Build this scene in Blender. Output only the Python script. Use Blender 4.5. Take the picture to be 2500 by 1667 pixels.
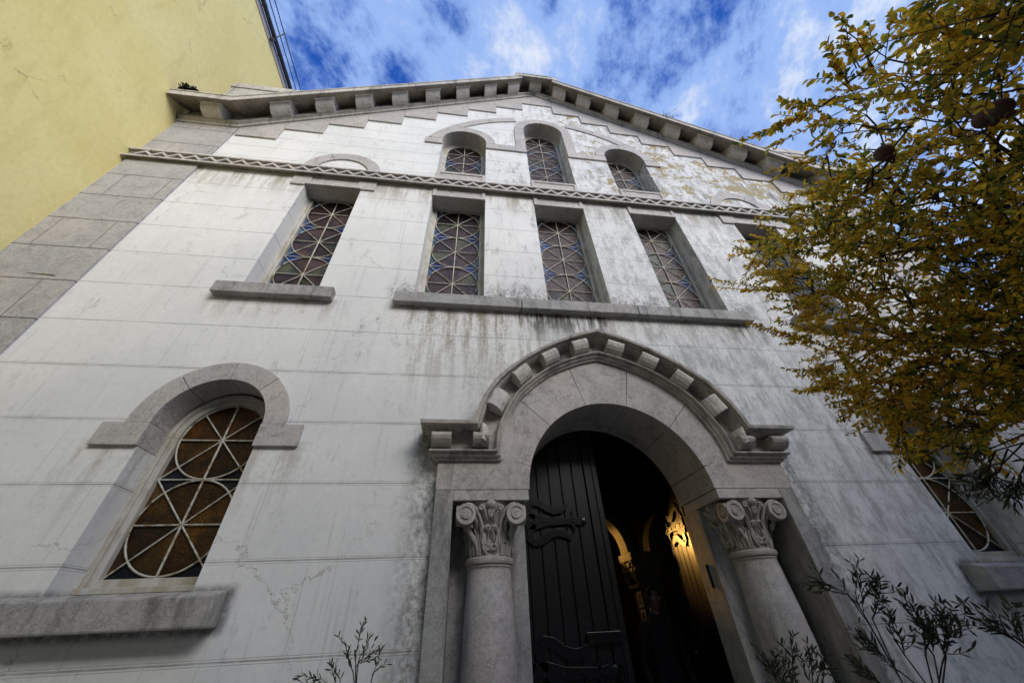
import bpy, bmesh, math, random
import numpy as np
from mathutils import Vector, Matrix
from mathutils.geometry import tessellate_polygon
R_ = math.radians
scn = bpy.context.scene
for o in list(bpy.data.objects): bpy.data.objects.remove(o)
COL = scn.collection

# ------------------------------------------------------------------ camera
CAM = Vector((-1.472, 0.0, 1.5))
YAW, PITCH, ROLL = R_(8.787), R_(38.416), R_(-2.939)
fw = Vector((math.sin(YAW)*math.cos(PITCH), math.cos(YAW)*math.cos(PITCH), math.sin(PITCH)))
rt = Vector((math.cos(YAW), -math.sin(YAW), 0)); up = rt.cross(fw)
rt2 = rt*math.cos(ROLL)+up*math.sin(ROLL); up2 = up*math.cos(ROLL)-rt*math.sin(ROLL)
cd = bpy.data.cameras.new('camera'); cam = bpy.data.objects.new('camera', cd); COL.objects.link(cam)
cd.sensor_width = 36; cd.lens = 868.5/2500*36; cd.clip_start = 0.05; cd.clip_end = 2000
M = Matrix((rt2, up2, -fw)).transposed().to_4x4(); M.translation = CAM
cam.matrix_world = M; scn.camera = cam
def ray(px, py):
    d = (px-1250)/868.5*rt2-(py-833.5)/868.5*up2+fw
    return d.normalized()

# ------------------------------------------------------------------ node helper
class V:
    def __init__(s, t, sock): s.t, s.s = t, sock
    def _m(s, op, *a, clamp=False):
        n = s.t.nodes.new('ShaderNodeMath'); n.operation = op; n.use_clamp = clamp
        for i, x in enumerate((s,)+a):
            if isinstance(x, V): s.t.links.new(x.s, n.inputs[i])
            else: n.inputs[i].default_value = x
        return V(s.t, n.outputs[0])
    def __add__(s, o): return s._m('ADD', o)
    def __sub__(s, o): return s._m('SUBTRACT', o)
    def __mul__(s, o): return s._m('MULTIPLY', o)
    __radd__ = __add__; __rmul__ = __mul__
    def __rsub__(s, o): return (s*-1.0)+o
    def __truediv__(s, o): return s._m('DIVIDE', o)
    def abs(s): return s._m('ABSOLUTE')
    def pow(s, e): return s._m('POWER', e)
    def mn(s, o): return s._m('MINIMUM', o)
    def mx(s, o): return s._m('MAXIMUM', o)
    def mod(s, o): return s._m('FLOORED_MODULO', o)
    def floor(s): return s._m('FLOOR')
    def ss(s, a, b, lo=0.0, hi=1.0):
        n = s.t.nodes.new('ShaderNodeMapRange'); n.interpolation_type = 'SMOOTHSTEP'
        s.t.links.new(s.s, n.inputs[0])
        for i, x in enumerate((a, b, lo, hi)): n.inputs[i+1].default_value = x
        return V(s.t, n.outputs[0])
def xyz(t, vec):
    n = t.nodes.new('ShaderNodeSeparateXYZ'); t.links.new(vec.s, n.inputs[0])
    return [V(t, n.outputs[i]) for i in range(3)]
def comb(t, x, y, z):
    n = t.nodes.new('ShaderNodeCombineXYZ')
    for i, a in enumerate((x, y, z)):
        if isinstance(a, V): t.links.new(a.s, n.inputs[i])
        else: n.inputs[i].default_value = a
    return V(t, n.outputs[0])
def noise(t, vec, scale, detail=4, rough=.55, dist=0, out='Fac'):
    n = t.nodes.new('ShaderNodeTexNoise'); t.links.new(vec.s, n.inputs['Vector'])
    n.inputs['Scale'].default_value = scale; n.inputs['Detail'].default_value = detail
    n.inputs['Roughness'].default_value = rough; n.inputs['Distortion'].default_value = dist
    return V(t, n.outputs[out])
def voro(t, vec, scale, feat='F1', out='Distance', rnd=1):
    n = t.nodes.new('ShaderNodeTexVoronoi'); n.feature = feat; t.links.new(vec.s, n.inputs['Vector'])
    n.inputs['Scale'].default_value = scale; n.inputs['Randomness'].default_value = rnd
    return V(t, n.outputs[out])
def vadd(t, a, b, k=1.0):
    n = t.nodes.new('ShaderNodeVectorMath'); n.operation = 'MULTIPLY_ADD'
    t.links.new(b.s, n.inputs[0]); n.inputs[1].default_value = (k, k, k); t.links.new(a.s, n.inputs[2])
    return V(t, n.outputs[0])
def mixc(t, f, a, b, mode='MIX'):
    n = t.nodes.new('ShaderNodeMix'); n.data_type = 'RGBA'; n.blend_type = mode
    if isinstance(f, V): t.links.new(f.s, n.inputs[0])
    else: n.inputs[0].default_value = f
    for i, c in ((6, a), (7, b)):
        if isinstance(c, V): t.links.new(c.s, n.inputs[i])
        else: n.inputs[i].default_value = (*c, 1)
    return V(t, n.outputs[2])
def newmat(name):
    m = bpy.data.materials.new(name); m.use_nodes = True; t = m.node_tree
    b = t.nodes['Principled BSDF']; g = t.nodes.new('ShaderNodeNewGeometry')
    return m, t, b, V(t, g.outputs['Position'])
def fin(t, b, col, rough=.8, bump=None, bstr=.3, bdist=.01, spec=.3):
    if isinstance(col, V): t.links.new(col.s, b.inputs['Base Color'])
    else: b.inputs['Base Color'].default_value = (*col, 1)
    if isinstance(rough, V): t.links.new(rough.s, b.inputs['Roughness'])
    else: b.inputs['Roughness'].default_value = rough
    b.inputs['Specular IOR Level'].default_value = spec
    if bump is not None:
        n = t.nodes.new('ShaderNodeBump'); n.inputs['Strength'].default_value = bstr
        n.inputs['Distance'].default_value = bdist
        t.links.new(bump.s, n.inputs['Height']); t.links.new(n.outputs[0], b.inputs['Normal'])

# ------------------------------------------------------------------ world and sun
w = bpy.data.worlds.new('World'); scn.world = w; w.use_nodes = True; t = w.node_tree
bg = t.nodes['Background']
SUN_EL, SUN_AZ = R_(28), R_(152)      # azimuth from +Y clockwise: high, behind the camera
sky = t.nodes.new('ShaderNodeTexSky'); sky.sky_type = 'NISHITA'; sky.sun_disc = False
sky.sun_elevation = SUN_EL; sky.sun_rotation = SUN_AZ; sky.ozone_density = 4.0; sky.dust_density = .3
tc = t.nodes.new('ShaderNodeTexCoord'); P = V(t, tc.outputs['Generated'])
x, y, z = xyz(t, P)
zz = z.mx(0.08)
# thin cloud sheet seen in perspective: direction projected on a high plane, streaked along one axis
cx_, cy_ = x/zz, y/zz
ca, sa = math.cos(R_(-38)), math.sin(R_(-38))
u_ = cx_*ca+cy_*sa; v_ = cy_*ca-cx_*sa
q = comb(t, u_*1.05, v_*.78, 2.9)
warp = noise(t, q, 2.2, 4, .6, 0, 'Color')
q2 = vadd(t, q, warp, .22)
n1 = noise(t, q2, 3.1, 10, .60, .0)
n2 = noise(t, comb(t, u_*1.0, v_*.72, 6.3), 10.0, 10, .68, .0)
n3 = noise(t, comb(t, u_, v_, 3.1), .8, 3, .5)
dens = n1*.56+n2*.36+(n3-.5)*.30
right = (u_*0+cx_).ss(-.8, 1.6, -.015, .045)
dens = dens+right
cl = dens.ss(.348, .475)
hot = dens.ss(.475, .60)
col = mixc(t, cl, (.010, .085, .46), (.33, .50, .92))
col = mixc(t, hot, col, (.82, .88, .99))
skyc = V(t, sky.outputs[0])
sk = t.nodes.new('ShaderNodeVectorMath'); sk.operation = 'SCALE'; t.links.new(skyc.s, sk.inputs[0]); sk.inputs['Scale'].default_value = .14
ad = t.nodes.new('ShaderNodeVectorMath'); ad.operation = 'MULTIPLY_ADD'
t.links.new(col.s, ad.inputs[0]); ad.inputs[1].default_value = (6.7, 6.7, 6.7); t.links.new(sk.outputs[0], ad.inputs[2])
t.links.new(ad.outputs[0], bg.inputs[0]); bg.inputs[1].default_value = .1
sl = bpy.data.lights.new('sun', 'SUN'); sl.energy = 2.55; sl.angle = R_(38); sl.color = (1, .965, .91)
so = bpy.data.objects.new('sun', sl); COL.objects.link(so)
sd = Vector((math.sin(SUN_AZ)*math.cos(SUN_EL), math.cos(SUN_AZ)*math.cos(SUN_EL), math.sin(SUN_EL)))
so.rotation_euler = sd.to_track_quat('Z', 'Y').to_euler()
scn.view_settings.view_transform = 'Standard'; scn.view_settings.look = 'None'
scn.view_settings.exposure = 0.50; scn.view_settings.gamma = 1
scn.render.engine = 'CYCLES'
scn.cycles.max_bounces = 6; scn.cycles.diffuse_bounces = 4

# ------------------------------------------------------------------ materials
def m_stucco():
    m, t, b, P = newmat('white_stucco'); x, y, z = xyz(t, P)
    drip = noise(t, comb(t, x*34, y*20, z*1.1), 1.0, 5, .6)*.55+noise(t, comb(t, x*7, y*7, z*.35), 1.0, 4, .6)*.45
    st = noise(t, comb(t, x*9, y*9, z*.9), 1.0, 6, .65)              # streaks running down
    st2 = noise(t, comb(t, x*26, y*20, z*2.2), 1.0, 4, .6)
    blot = noise(t, P, .9, 6, .6, .4); fine = noise(t, P, 28, 6, .7)
    rub = noise(t, comb(t, x*2.2, y, z*11), 1.0, 5, .65)
    c = mixc(t, blot.ss(.3, .7), (.635, .63, .62), (.72, .71, .69))
    c = mixc(t, fine.ss(.35, .75, 0, .25), c, (.46, .455, .44))
    c = mixc(t, rub.ss(.58, .78, 0, .30), c, (.45, .45, .45))
    # run-off stains below the belt, the sills and the cornice, heavier on the right-hand side
    def below(z0, L, x0=None, x1=None, soft=.15):
        k = ((z0-z)/L).ss(0, 1, 1, 0)*z.ss(z0-.001, z0+.03, 1, 0)
        if x0 is not None: k = k*x.ss(x0-soft, x0+soft)*x.ss(x1-soft, x1+soft, 1, 0)
        return k
    s = st*.75+fine*.25
    brown = below(7.44, .75)*s.ss(.40, .62)*.8
    brown = brown.mx(below(4.66, 1.7, -2.3, -.6)*s.ss(.43, .60)*.9).mx(below(4.66, .8, -.6, 2.3)*s.ss(.45, .66)*.6)
    brown = brown.mx(below(2.86, .8, -4.75, -2.85)*s.ss(.45, .62)*.5)
    brown = brown.mx(below(4.66, .5, -4.5, -3.0)*s.ss(.45, .62)*.5)
    brown = brown.mx(below(2.86, .8, 2.85, 4.75)*s.ss(.43, .60)*.9)
    c = mixc(t, brown, c, (.25, .215, .15))
    g1 = noise(t, comb(t, x*6, y*6, z*2.2), 1.2, 10, .78, .15)
    gx = x.ss(-2.6, 2.0, .0, .13)+z.ss(1.5, 5, 0, .02)
    grime = (g1+gx+(fine-.5)*.12).ss(.57, .76)*.60
    gr2 = (noise(t, P, 3.3, 9, .8, .3)+x.ss(-3, 1.5, -.07, .07)).ss(.54, .74)*.42
    c = mixc(t, grime.mx(gr2), c, (.20, .20, .195))
    c = mixc(t, drip.ss(.54, .68)*x.ss(-6, 1, .25, .6), c, (.33, .325, .305))
    c = mixc(t, noise(t, P, 55, 5, .8).ss(.60, .70, 0, .35), c, (.25, .24, .23))
    k = below(4.64, .62, -.95, .35, .12)*(st2*.3+g1*.35+st*.35+x.ss(-.9, -.55, 0, .06)).ss(.47, .62)
    k = k.mx(below(8.9, 1.6, 4.2, 6.4, .3)*st.ss(.47, .58)*.8)
    k = k.mx(below(4.66, .5, 2.05, 2.6, .1)*st.ss(.45, .6)*.7)
    k = k.mx((x.abs()-2.02).abs().ss(.0, .22, 1, 0)*z.ss(2.2, 2.9, 1, 0)*0.0)
    near = (x.abs()-1.75).ss(0, .32, 1, 0)*x.abs().ss(1.6, 1.7)*z.ss(2.95, 3.1, 1, 0)
    k = k.mx(near*(fine*.35+g1*.5+st*.2).ss(.40, .62)*.85)
    neararch = (x.abs()-1.3).ss(-.3, .5, 1, 0)*z.ss(3.0, 3.9, 1, 0)*z.ss(2.95, 3.05)
    k = k.mx(neararch*(fine*.45+g1*.6).ss(.47, .68)*.75)
    upedge = z.ss(7.7, 7.9)*z.ss(8.2, 9.2, 1, 0)*x.ss(-2.4, -1.8)
    k = k.mx(upedge*(fine*.45+g1*.55).ss(.48, .66)*.6)
    sillup = z.ss(4.72, 4.8)*z.ss(4.85, 5.25, 1, 0)*x.ss(-2.6, -2.4)*x.ss(2.4, 2.7, 1, 0)
    k = k.mx(sillup*(fine*.5+g1*.5).ss(.42, .6)*.8)
    sillL = (x+3.785).abs().ss(.72, .78, 1, 0)*z.ss(1.49, 1.55)*z.ss(1.76, 1.83, 1, 0)
    sillL = sillL.mx((x-3.785).abs().ss(.72, .78, 1, 0)*z.ss(1.49, 1.55)*z.ss(1.76, 1.83, 1, 0))
    k = k.mx(sillL*(fine*.5+g1*.5).ss(.30, .60, .4, 1)*.85)
    c = mixc(t, k, c, (.055, .053, .048))
    # score lines of the courses
    z1 = ((z-1.38+.2808).mod(.5615)-.2808).abs(); z2 = ((z-8.34+.195).mod(.39)-.195).abs()
    lowz = z.ss(7.3, 7.301, 1, 0)
    l1 = z1.ss(.003, .008, 1, 0)*lowz; l2 = z2.ss(.003, .009, 1, 0)*(1-lowz)
    dbl = (z1-.016).abs().ss(.001, .004, 1, 0)*z.ss(3.9, 4.0, 1, 0)
    row = ((z-1.38)/.5615).floor()
    xo = x+(row*.37).mod(1.0)*1.3
    vl = ((xo+.65).mod(1.3)-.65).abs().ss(.002, .006, 1, 0)*.35
    ln = l1.mx(l2).mx(dbl*.6).mx(vl)
    lnn = ln*noise(t, P, 5, 3, .6).ss(.3, .6, .35, .85)
    c = mixc(t, lnn*.75, c, (.20, .195, .18))
    # cracks
    wv = vadd(t, P, noise(t, P, 3.0, 6, .7, 0, 'Color'), .55)
    cr = voro(t, wv, .42, 'DISTANCE_TO_EDGE').ss(.0, .0028, 1, 0)*noise(t, P, 1.1, 3, .6).ss(.5, .60)
    c = mixc(t, cr*.55, c, (.13, .12, .11))
    # flaked paint showing ochre render
    pn = noise(t, P, 4.6, 7, .64, .7); pn2 = noise(t, P, .8, 3, .5)
    pm = z.ss(7.85, 8.1)*(x.ss(-.2, 2.4, 0, 1))*z.ss(12, 12.6, 1, 0)
    stepd = ((12.2-z)-x.abs()*.635)
    pm = pm*stepd.ss(2.6, 1.2, .45, 1)
    peel = (pn+pm*.11+(pn2-.5)*.50).ss(.635, .643)*pm.ss(.05, .2)
    spot = (noise(t, P, 3.1, 5, .6, .8)+(noise(t, P, .7, 2, .5)-.5)*.5).ss(.775, .78)*x.ss(-6.5, -2.0, 1, .9)
    c = mixc(t, spot, c, (.24, .215, .15))
    c = mixc(t, peel, c, mixc(t, fine.ss(.4, .6), (.36, .29, .16), (.29, .245, .15)))
    h = fine*.25+blot*.6-ln*1.3-peel*1.2-cr*.8-spot
    fin(t, b, c, .85, h, .35, .008, .25)
    return m
def m_stone(name, ca, cb, vein=(.10, .09, .085), dark=0.0, vs=1.0, joint=None, vk=1.0):
    m, t, b, P = newmat(name); x, y, z = xyz(t, P)
    oi = t.nodes.new('ShaderNodeObjectInfo')
    wp = vadd(t, P, noise(t, P, 2.5*vs, 5, .65, 0, 'Color'), .7)
    wx, wy, wz = xyz(t, wp)
    ve = noise(t, comb(t, wx*2.2, wy*2.2, wz*7), 1.3*vs, 6, .7)
    v1 = (ve-.5).abs().ss(0, .020, 1, 0)*noise(t, P, 5.1, 4, .6).ss(.42, .56)
    v2 = (noise(t, wp, 9*vs, 5, .7)-.5).abs().ss(0, .045, 1, 0)*noise(t, P, 3.3, 3, .6).ss(.38, .52); v1 = v1.mx(v2*.45)
    pit = voro(t, vadd(t, P, noise(t, P, 18, 3, .6, 0, 'Color'), .06), 24*vs).ss(.10, .20, 1, 0)*noise(t, P, 4, 3, .6).ss(.5, .66)
    fine = noise(t, P, 60, 5, .75); cloud = noise(t, P, 1.7, 5, .6, .3)
    c = mixc(t, cloud.ss(.3, .7), ca, cb)
    sp = noise(t, P, 75, 4, .75); md_ = noise(t, P, 22, 6, .75)
    c = mixc(t, md_.ss(.45, .72, 0, .45), c, (ca[0]*.45, ca[1]*.44, ca[2]*.43)); c = mixc(t, md_.ss(.48, .28, 0, .30), c, (min(1, cb[0]*1.25), min(1, cb[1]*1.25), min(1, cb[2]*1.25)))
    c = mixc(t, fine.ss(.35, .75, 0, .45), c, (ca[0]*.5, ca[1]*.5, ca[2]*.5))
    c = mixc(t, sp.ss(.59, .67, 0, .6), c, (ca[0]*.3, ca[1]*.3, ca[2]*.3))
    bt = voro(t, comb(t, x*1.1, y*.3, z*1.9), 1.0, 'F1', 'Distance')
    bc = t.nodes.new('ShaderNodeTexVoronoi'); t.links.new(comb(t, x*1.1, y*.3, z*1.9).s, bc.inputs['Vector']); bc.inputs['Scale'].default_value = 1.0
    br, bg_, bb = xyz(t, V(t, bc.outputs['Color']))
    c = mixc(t, br*.25, c, (cb[0]*.66, cb[1]*.66, cb[2]*.68)); c = mixc(t, bg_.ss(.6, 1, 0, .4), c, (cb[0]*1.0, cb[1]*.955, cb[2]*.92))
    c = mixc(t, (v1*(.75*vk)).mx(pit*.8), c, vein)
    dn = noise(t, comb(t, x*6, y*6, z*1.2), 1.0, 8, .7, .3)
    c = mixc(t, (dn+dark).ss(.58, .80)*.75, c, (.085, .08, .068))
    h = fine*.3-v1*.7-pit+cloud*.3
    if joint:
        jz, jx, zo = joint
        if jz:
            l = ((z-zo+jz/2).mod(jz)-jz/2).abs().ss(.004, .010, 1, 0)
            row = ((z-zo)/jz).floor()
            if jx: l = l.mx(((x+row*jx*.43+jx/2).mod(jx)-jx/2).abs().ss(.002, .006, 1, 0)*row.mod(2.0))
        else:
            l = ((x+jx/2).mod(jx)-jx/2).abs().ss(.003, .007, 1, 0)
        c = mixc(t, l*.85, c, (.05, .045, .04)); h = h-l*2
    fin(t, b, c, .72, h, .45, .008, .35)
    return m
def m_plain(name, ca, cb=None, sc=8, rough=.6, bstr=.2, spec=.4, metal=0, st=(1, 1, 1), det=5):
    m, t, b, P = newmat(name); x, y, z = xyz(t, P)
    n = noise(t, comb(t, x*st[0], y*st[1], z*st[2]), sc, det, .65)
    c = mixc(t, n.ss(.32, .68), ca, cb or tuple(a*.7 for a in ca))
    fin(t, b, c, rough, n, bstr, .005, spec); b.inputs['Metallic'].default_value = metal
    return m
MT = {}
MT['stucco'] = m_stucco()
MT['stone'] = m_stone('limestone', (.46, .44, .42), (.53, .485, .455), vk=.75)
MT['stonebelt'] = m_stone('limestone_belt', (.50, .475, .44), (.57, .535, .50), joint=(0, 1.33, 0))
MT['cornice'] = m_stone('limestone_weathered', (.50, .47, .42), (.57, .53, .475), dark=.08, joint=(0, 1.02, 0))
MT['soffit'] = m_stone('stained_and_shade_stone', (.25, .215, .165), (.33, .29, .23), dark=.12)  # stained soffits; also painted shade behind the belt zigzag
MT['bracket'] = m_stone('limestone_bracket', (.74, .70, .63), (.64, .60, .54), dark=.0)
MT['pilaster'] = m_stone('limestone_blocks', (.40, .395, .39), (.46, .43, .41), vs=.8, vk=.6, joint=(.5675, .62, .175))
MT['portal'] = m_stone('portal_limestone', (.45, .43, .40), (.52, .475, .435), dark=.04, vs=1.3)
MT['portald'] = m_stone('portal_limestone_dirty', (.46, .43, .38), (.52, .475, .425), dark=.13, vs=1.3)
MT['column'] = m_stone('column_marble', (.52, .50, .49), (.57, .51, .475), vs=1.6)
MT['capital'] = m_stone('carved_stone', (.52, .48, .44), (.42, .38, .34), dark=.05, vs=1.6)
MT['strip'] = m_stone('veined_stone', (.36, .35, .34), (.43, .41, .39), dark=.12, vs=1.5)
MT['sill'] = m_stone('sill_stone', (.35, .34, .33), (.42, .40, .38), dark=.10, vs=1.2)
MT['frame'] = m_plain('cream_painted_frame', (.47, .46, .42), (.33, .29, .22), 9, .6, .35, .4, 0, (1, 1, .5))
def m_bar():
    m, t, b, P = newmat('rusty_white_iron'); n = noise(t, P, 22, 5, .7)
    n2 = noise(t, P, 5, 3, .6)
    c = mixc(t, (n*.6+n2*.4).ss(.46, .62), (.46, .44, .38), (.19, .14, .065))
    fin(t, b, c, .6, n, .5, .004, .4); return m
MT['bars'] = m_bar()
def m_glass(name):
    m, t, b, P = newmat(name)
    a = t.nodes.new('ShaderNodeVertexColor'); a.layer_name = 'Col'
    n = voro(t, vadd(t, P, noise(t, P, 30, 3, .6, 0, 'Color'), .02), 55)
    n2 = noise(t, P, 9, 4, .6)
    g0 = V(t, a.outputs[0]); c = mixc(t, n2.ss(.3, .7, 0, .6), g0, (.004, .004, .005))
    c = mixc(t, n.ss(.25, .6, 0, .8)*noise(t, P, 4, 3, .6).ss(.42, .6), c, mixc(t, 1.0, g0, (2.1, 1.8, 1.2), 'MULTIPLY'))  # brighter cells put the amber sparkle into the glass colour
    fin(t, b, c, .30, n*.8+n2*.5, .7, .008, .22); return m
MT['glass'] = m_glass('stained_glass')
MT['doorwood'] = m_plain('black_painted_wood', (.006, .006, .0065), (.003, .003, .0035), 6, .34, .2, .4, 0, (6, 6, .6))
MT['iron'] = m_plain('black_iron', (.004, .004, .005), (.002, .002, .002), 30, .3, .35, .35)
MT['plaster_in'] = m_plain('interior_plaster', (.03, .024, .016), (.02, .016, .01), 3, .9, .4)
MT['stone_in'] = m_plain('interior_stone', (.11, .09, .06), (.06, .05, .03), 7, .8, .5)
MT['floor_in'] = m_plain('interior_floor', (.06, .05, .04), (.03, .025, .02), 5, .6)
MT['paper'] = m_plain('paper', (.7, .66, .58), (.62, .58, .5), 20, .9)
MT['ink'] = m_plain('ink', (.05, .04, .04), (.03, .03, .03), 20, .8)
MT['cloth'] = m_plain('dark_cloth', (.012, .012, .014), (.006, .006, .007), 30, .9)
MT['skin'] = m_plain('skin', (.13, .075, .05), (.10, .055, .04), 12, .5)
MT['eye'] = m_plain('eye', (.5, .48, .45), (.4, .38, .35), 30, .3)
MT['gutter'] = m_plain('dark_zinc', (.035, .04, .05), (.06, .065, .075), 9, .5, .2, .5, .3)
MT['fascia_y'] = m_plain('grey_fascia', (.42, .38, .36), (.34, .31, .30), 5, .8)
MT['roof'] = m_plain('clay_tiles', (.28, .12, .07), (.18, .08, .05), 5, .9)
MT['pot'] = m_plain('terracotta', (.30, .12, .06), (.22, .09, .05), 9, .9)
MT['soil'] = m_plain('soil', (.04, .03, .02), (.02, .015, .01), 30, 1)
MT['pave'] = m_plain('paving', (.46, .44, .40), (.36, .34, .31), 6, .9)
MT['bark'] = m_plain('bark', (.045, .035, .028), (.02, .016, .013), 20, .95, .8)
MT['grey_render'] = m_plain('grey_render', (.30, .29, .27), (.24, .23, .22), 2, .95)
def m_yellow():
    m, t, b, P = newmat('yellow_render'); x, y, z = xyz(t, P)
    n = noise(t, P, .8, 6, .6, .5); f = noise(t, P, 16, 6, .7)
    c = mixc(t, n.ss(.3, .7), (.70, .60, .25), (.75, .66, .32))
    c = mixc(t, f.ss(.4, .7, 0, .25), c, (.50, .45, .20))
    tr = noise(t, comb(t, x, y*5+z*1.2, z*1.2-y*.4), 1.2, 5, .6, .6)
    c = mixc(t, tr.ss(.50, .74, 0, .5), c, (.62, .53, .21))
    drp = noise(t, comb(t, x, y*3.2, z*.35), 1.6, 6, .65); c = mixc(t, drp.ss(.55, .75, 0, .35), c, (.47, .43, .19))
    dsh = noise(t, P, 1.7, 7, .7, 1.0)
    c = mixc(t, dsh.ss(.60, .78, 0, .35), c, (.50, .44, .20))
    wv = vadd(t, P, noise(t, P, 2.2, 6, .7, 0, 'Color'), .8)
    cr = voro(t, wv, .55, 'DISTANCE_TO_EDGE').ss(0, .005, 1, 0)*noise(t, P, .9, 3, .6).ss(.5, .6)
    c = mixc(t, cr*.8, c, (.20, .17, .07))
    fin(t, b, c, .9, n*1.2+f*.25-cr*.5, .5, .02, .2); return m
MT['yellow'] = m_yellow()
def m_leaf(name, rough=.45, tr=.35):
    m, t, b, P = newmat(name)
    a = t.nodes.new('ShaderNodeVertexColor'); a.layer_name = 'Col'
    n = noise(t, P, 70, 3, .6)
    c = mixc(t, n.ss(.3, .7, 0, .35), V(t, a.outputs[0]), (.03, .02, .004))
    fin(t, b, c, rough, n, .3, .002, .45)
    tl = t.nodes.new('ShaderNodeBsdfTranslucent'); t.links.new(c.s, tl.inputs[0])
    mx = t.nodes.new('ShaderNodeMixShader'); mx.inputs[0].default_value = tr
    out = t.nodes['Material Output']
    t.links.new(b.outputs[0], mx.inputs[1]); t.links.new(tl.outputs[0], mx.inputs[2]); t.links.new(mx.outputs[0], out.inputs[0])
    return m
MT['leaf'] = m_leaf('autumn_leaf', .5, .66); MT['olive'] = m_leaf('olive_leaf', .4, .12)
MT['fruit'] = m_plain('dry_fruit', (.085, .032, .015), (.03, .014, .008), 16, .6, .5)

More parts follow.
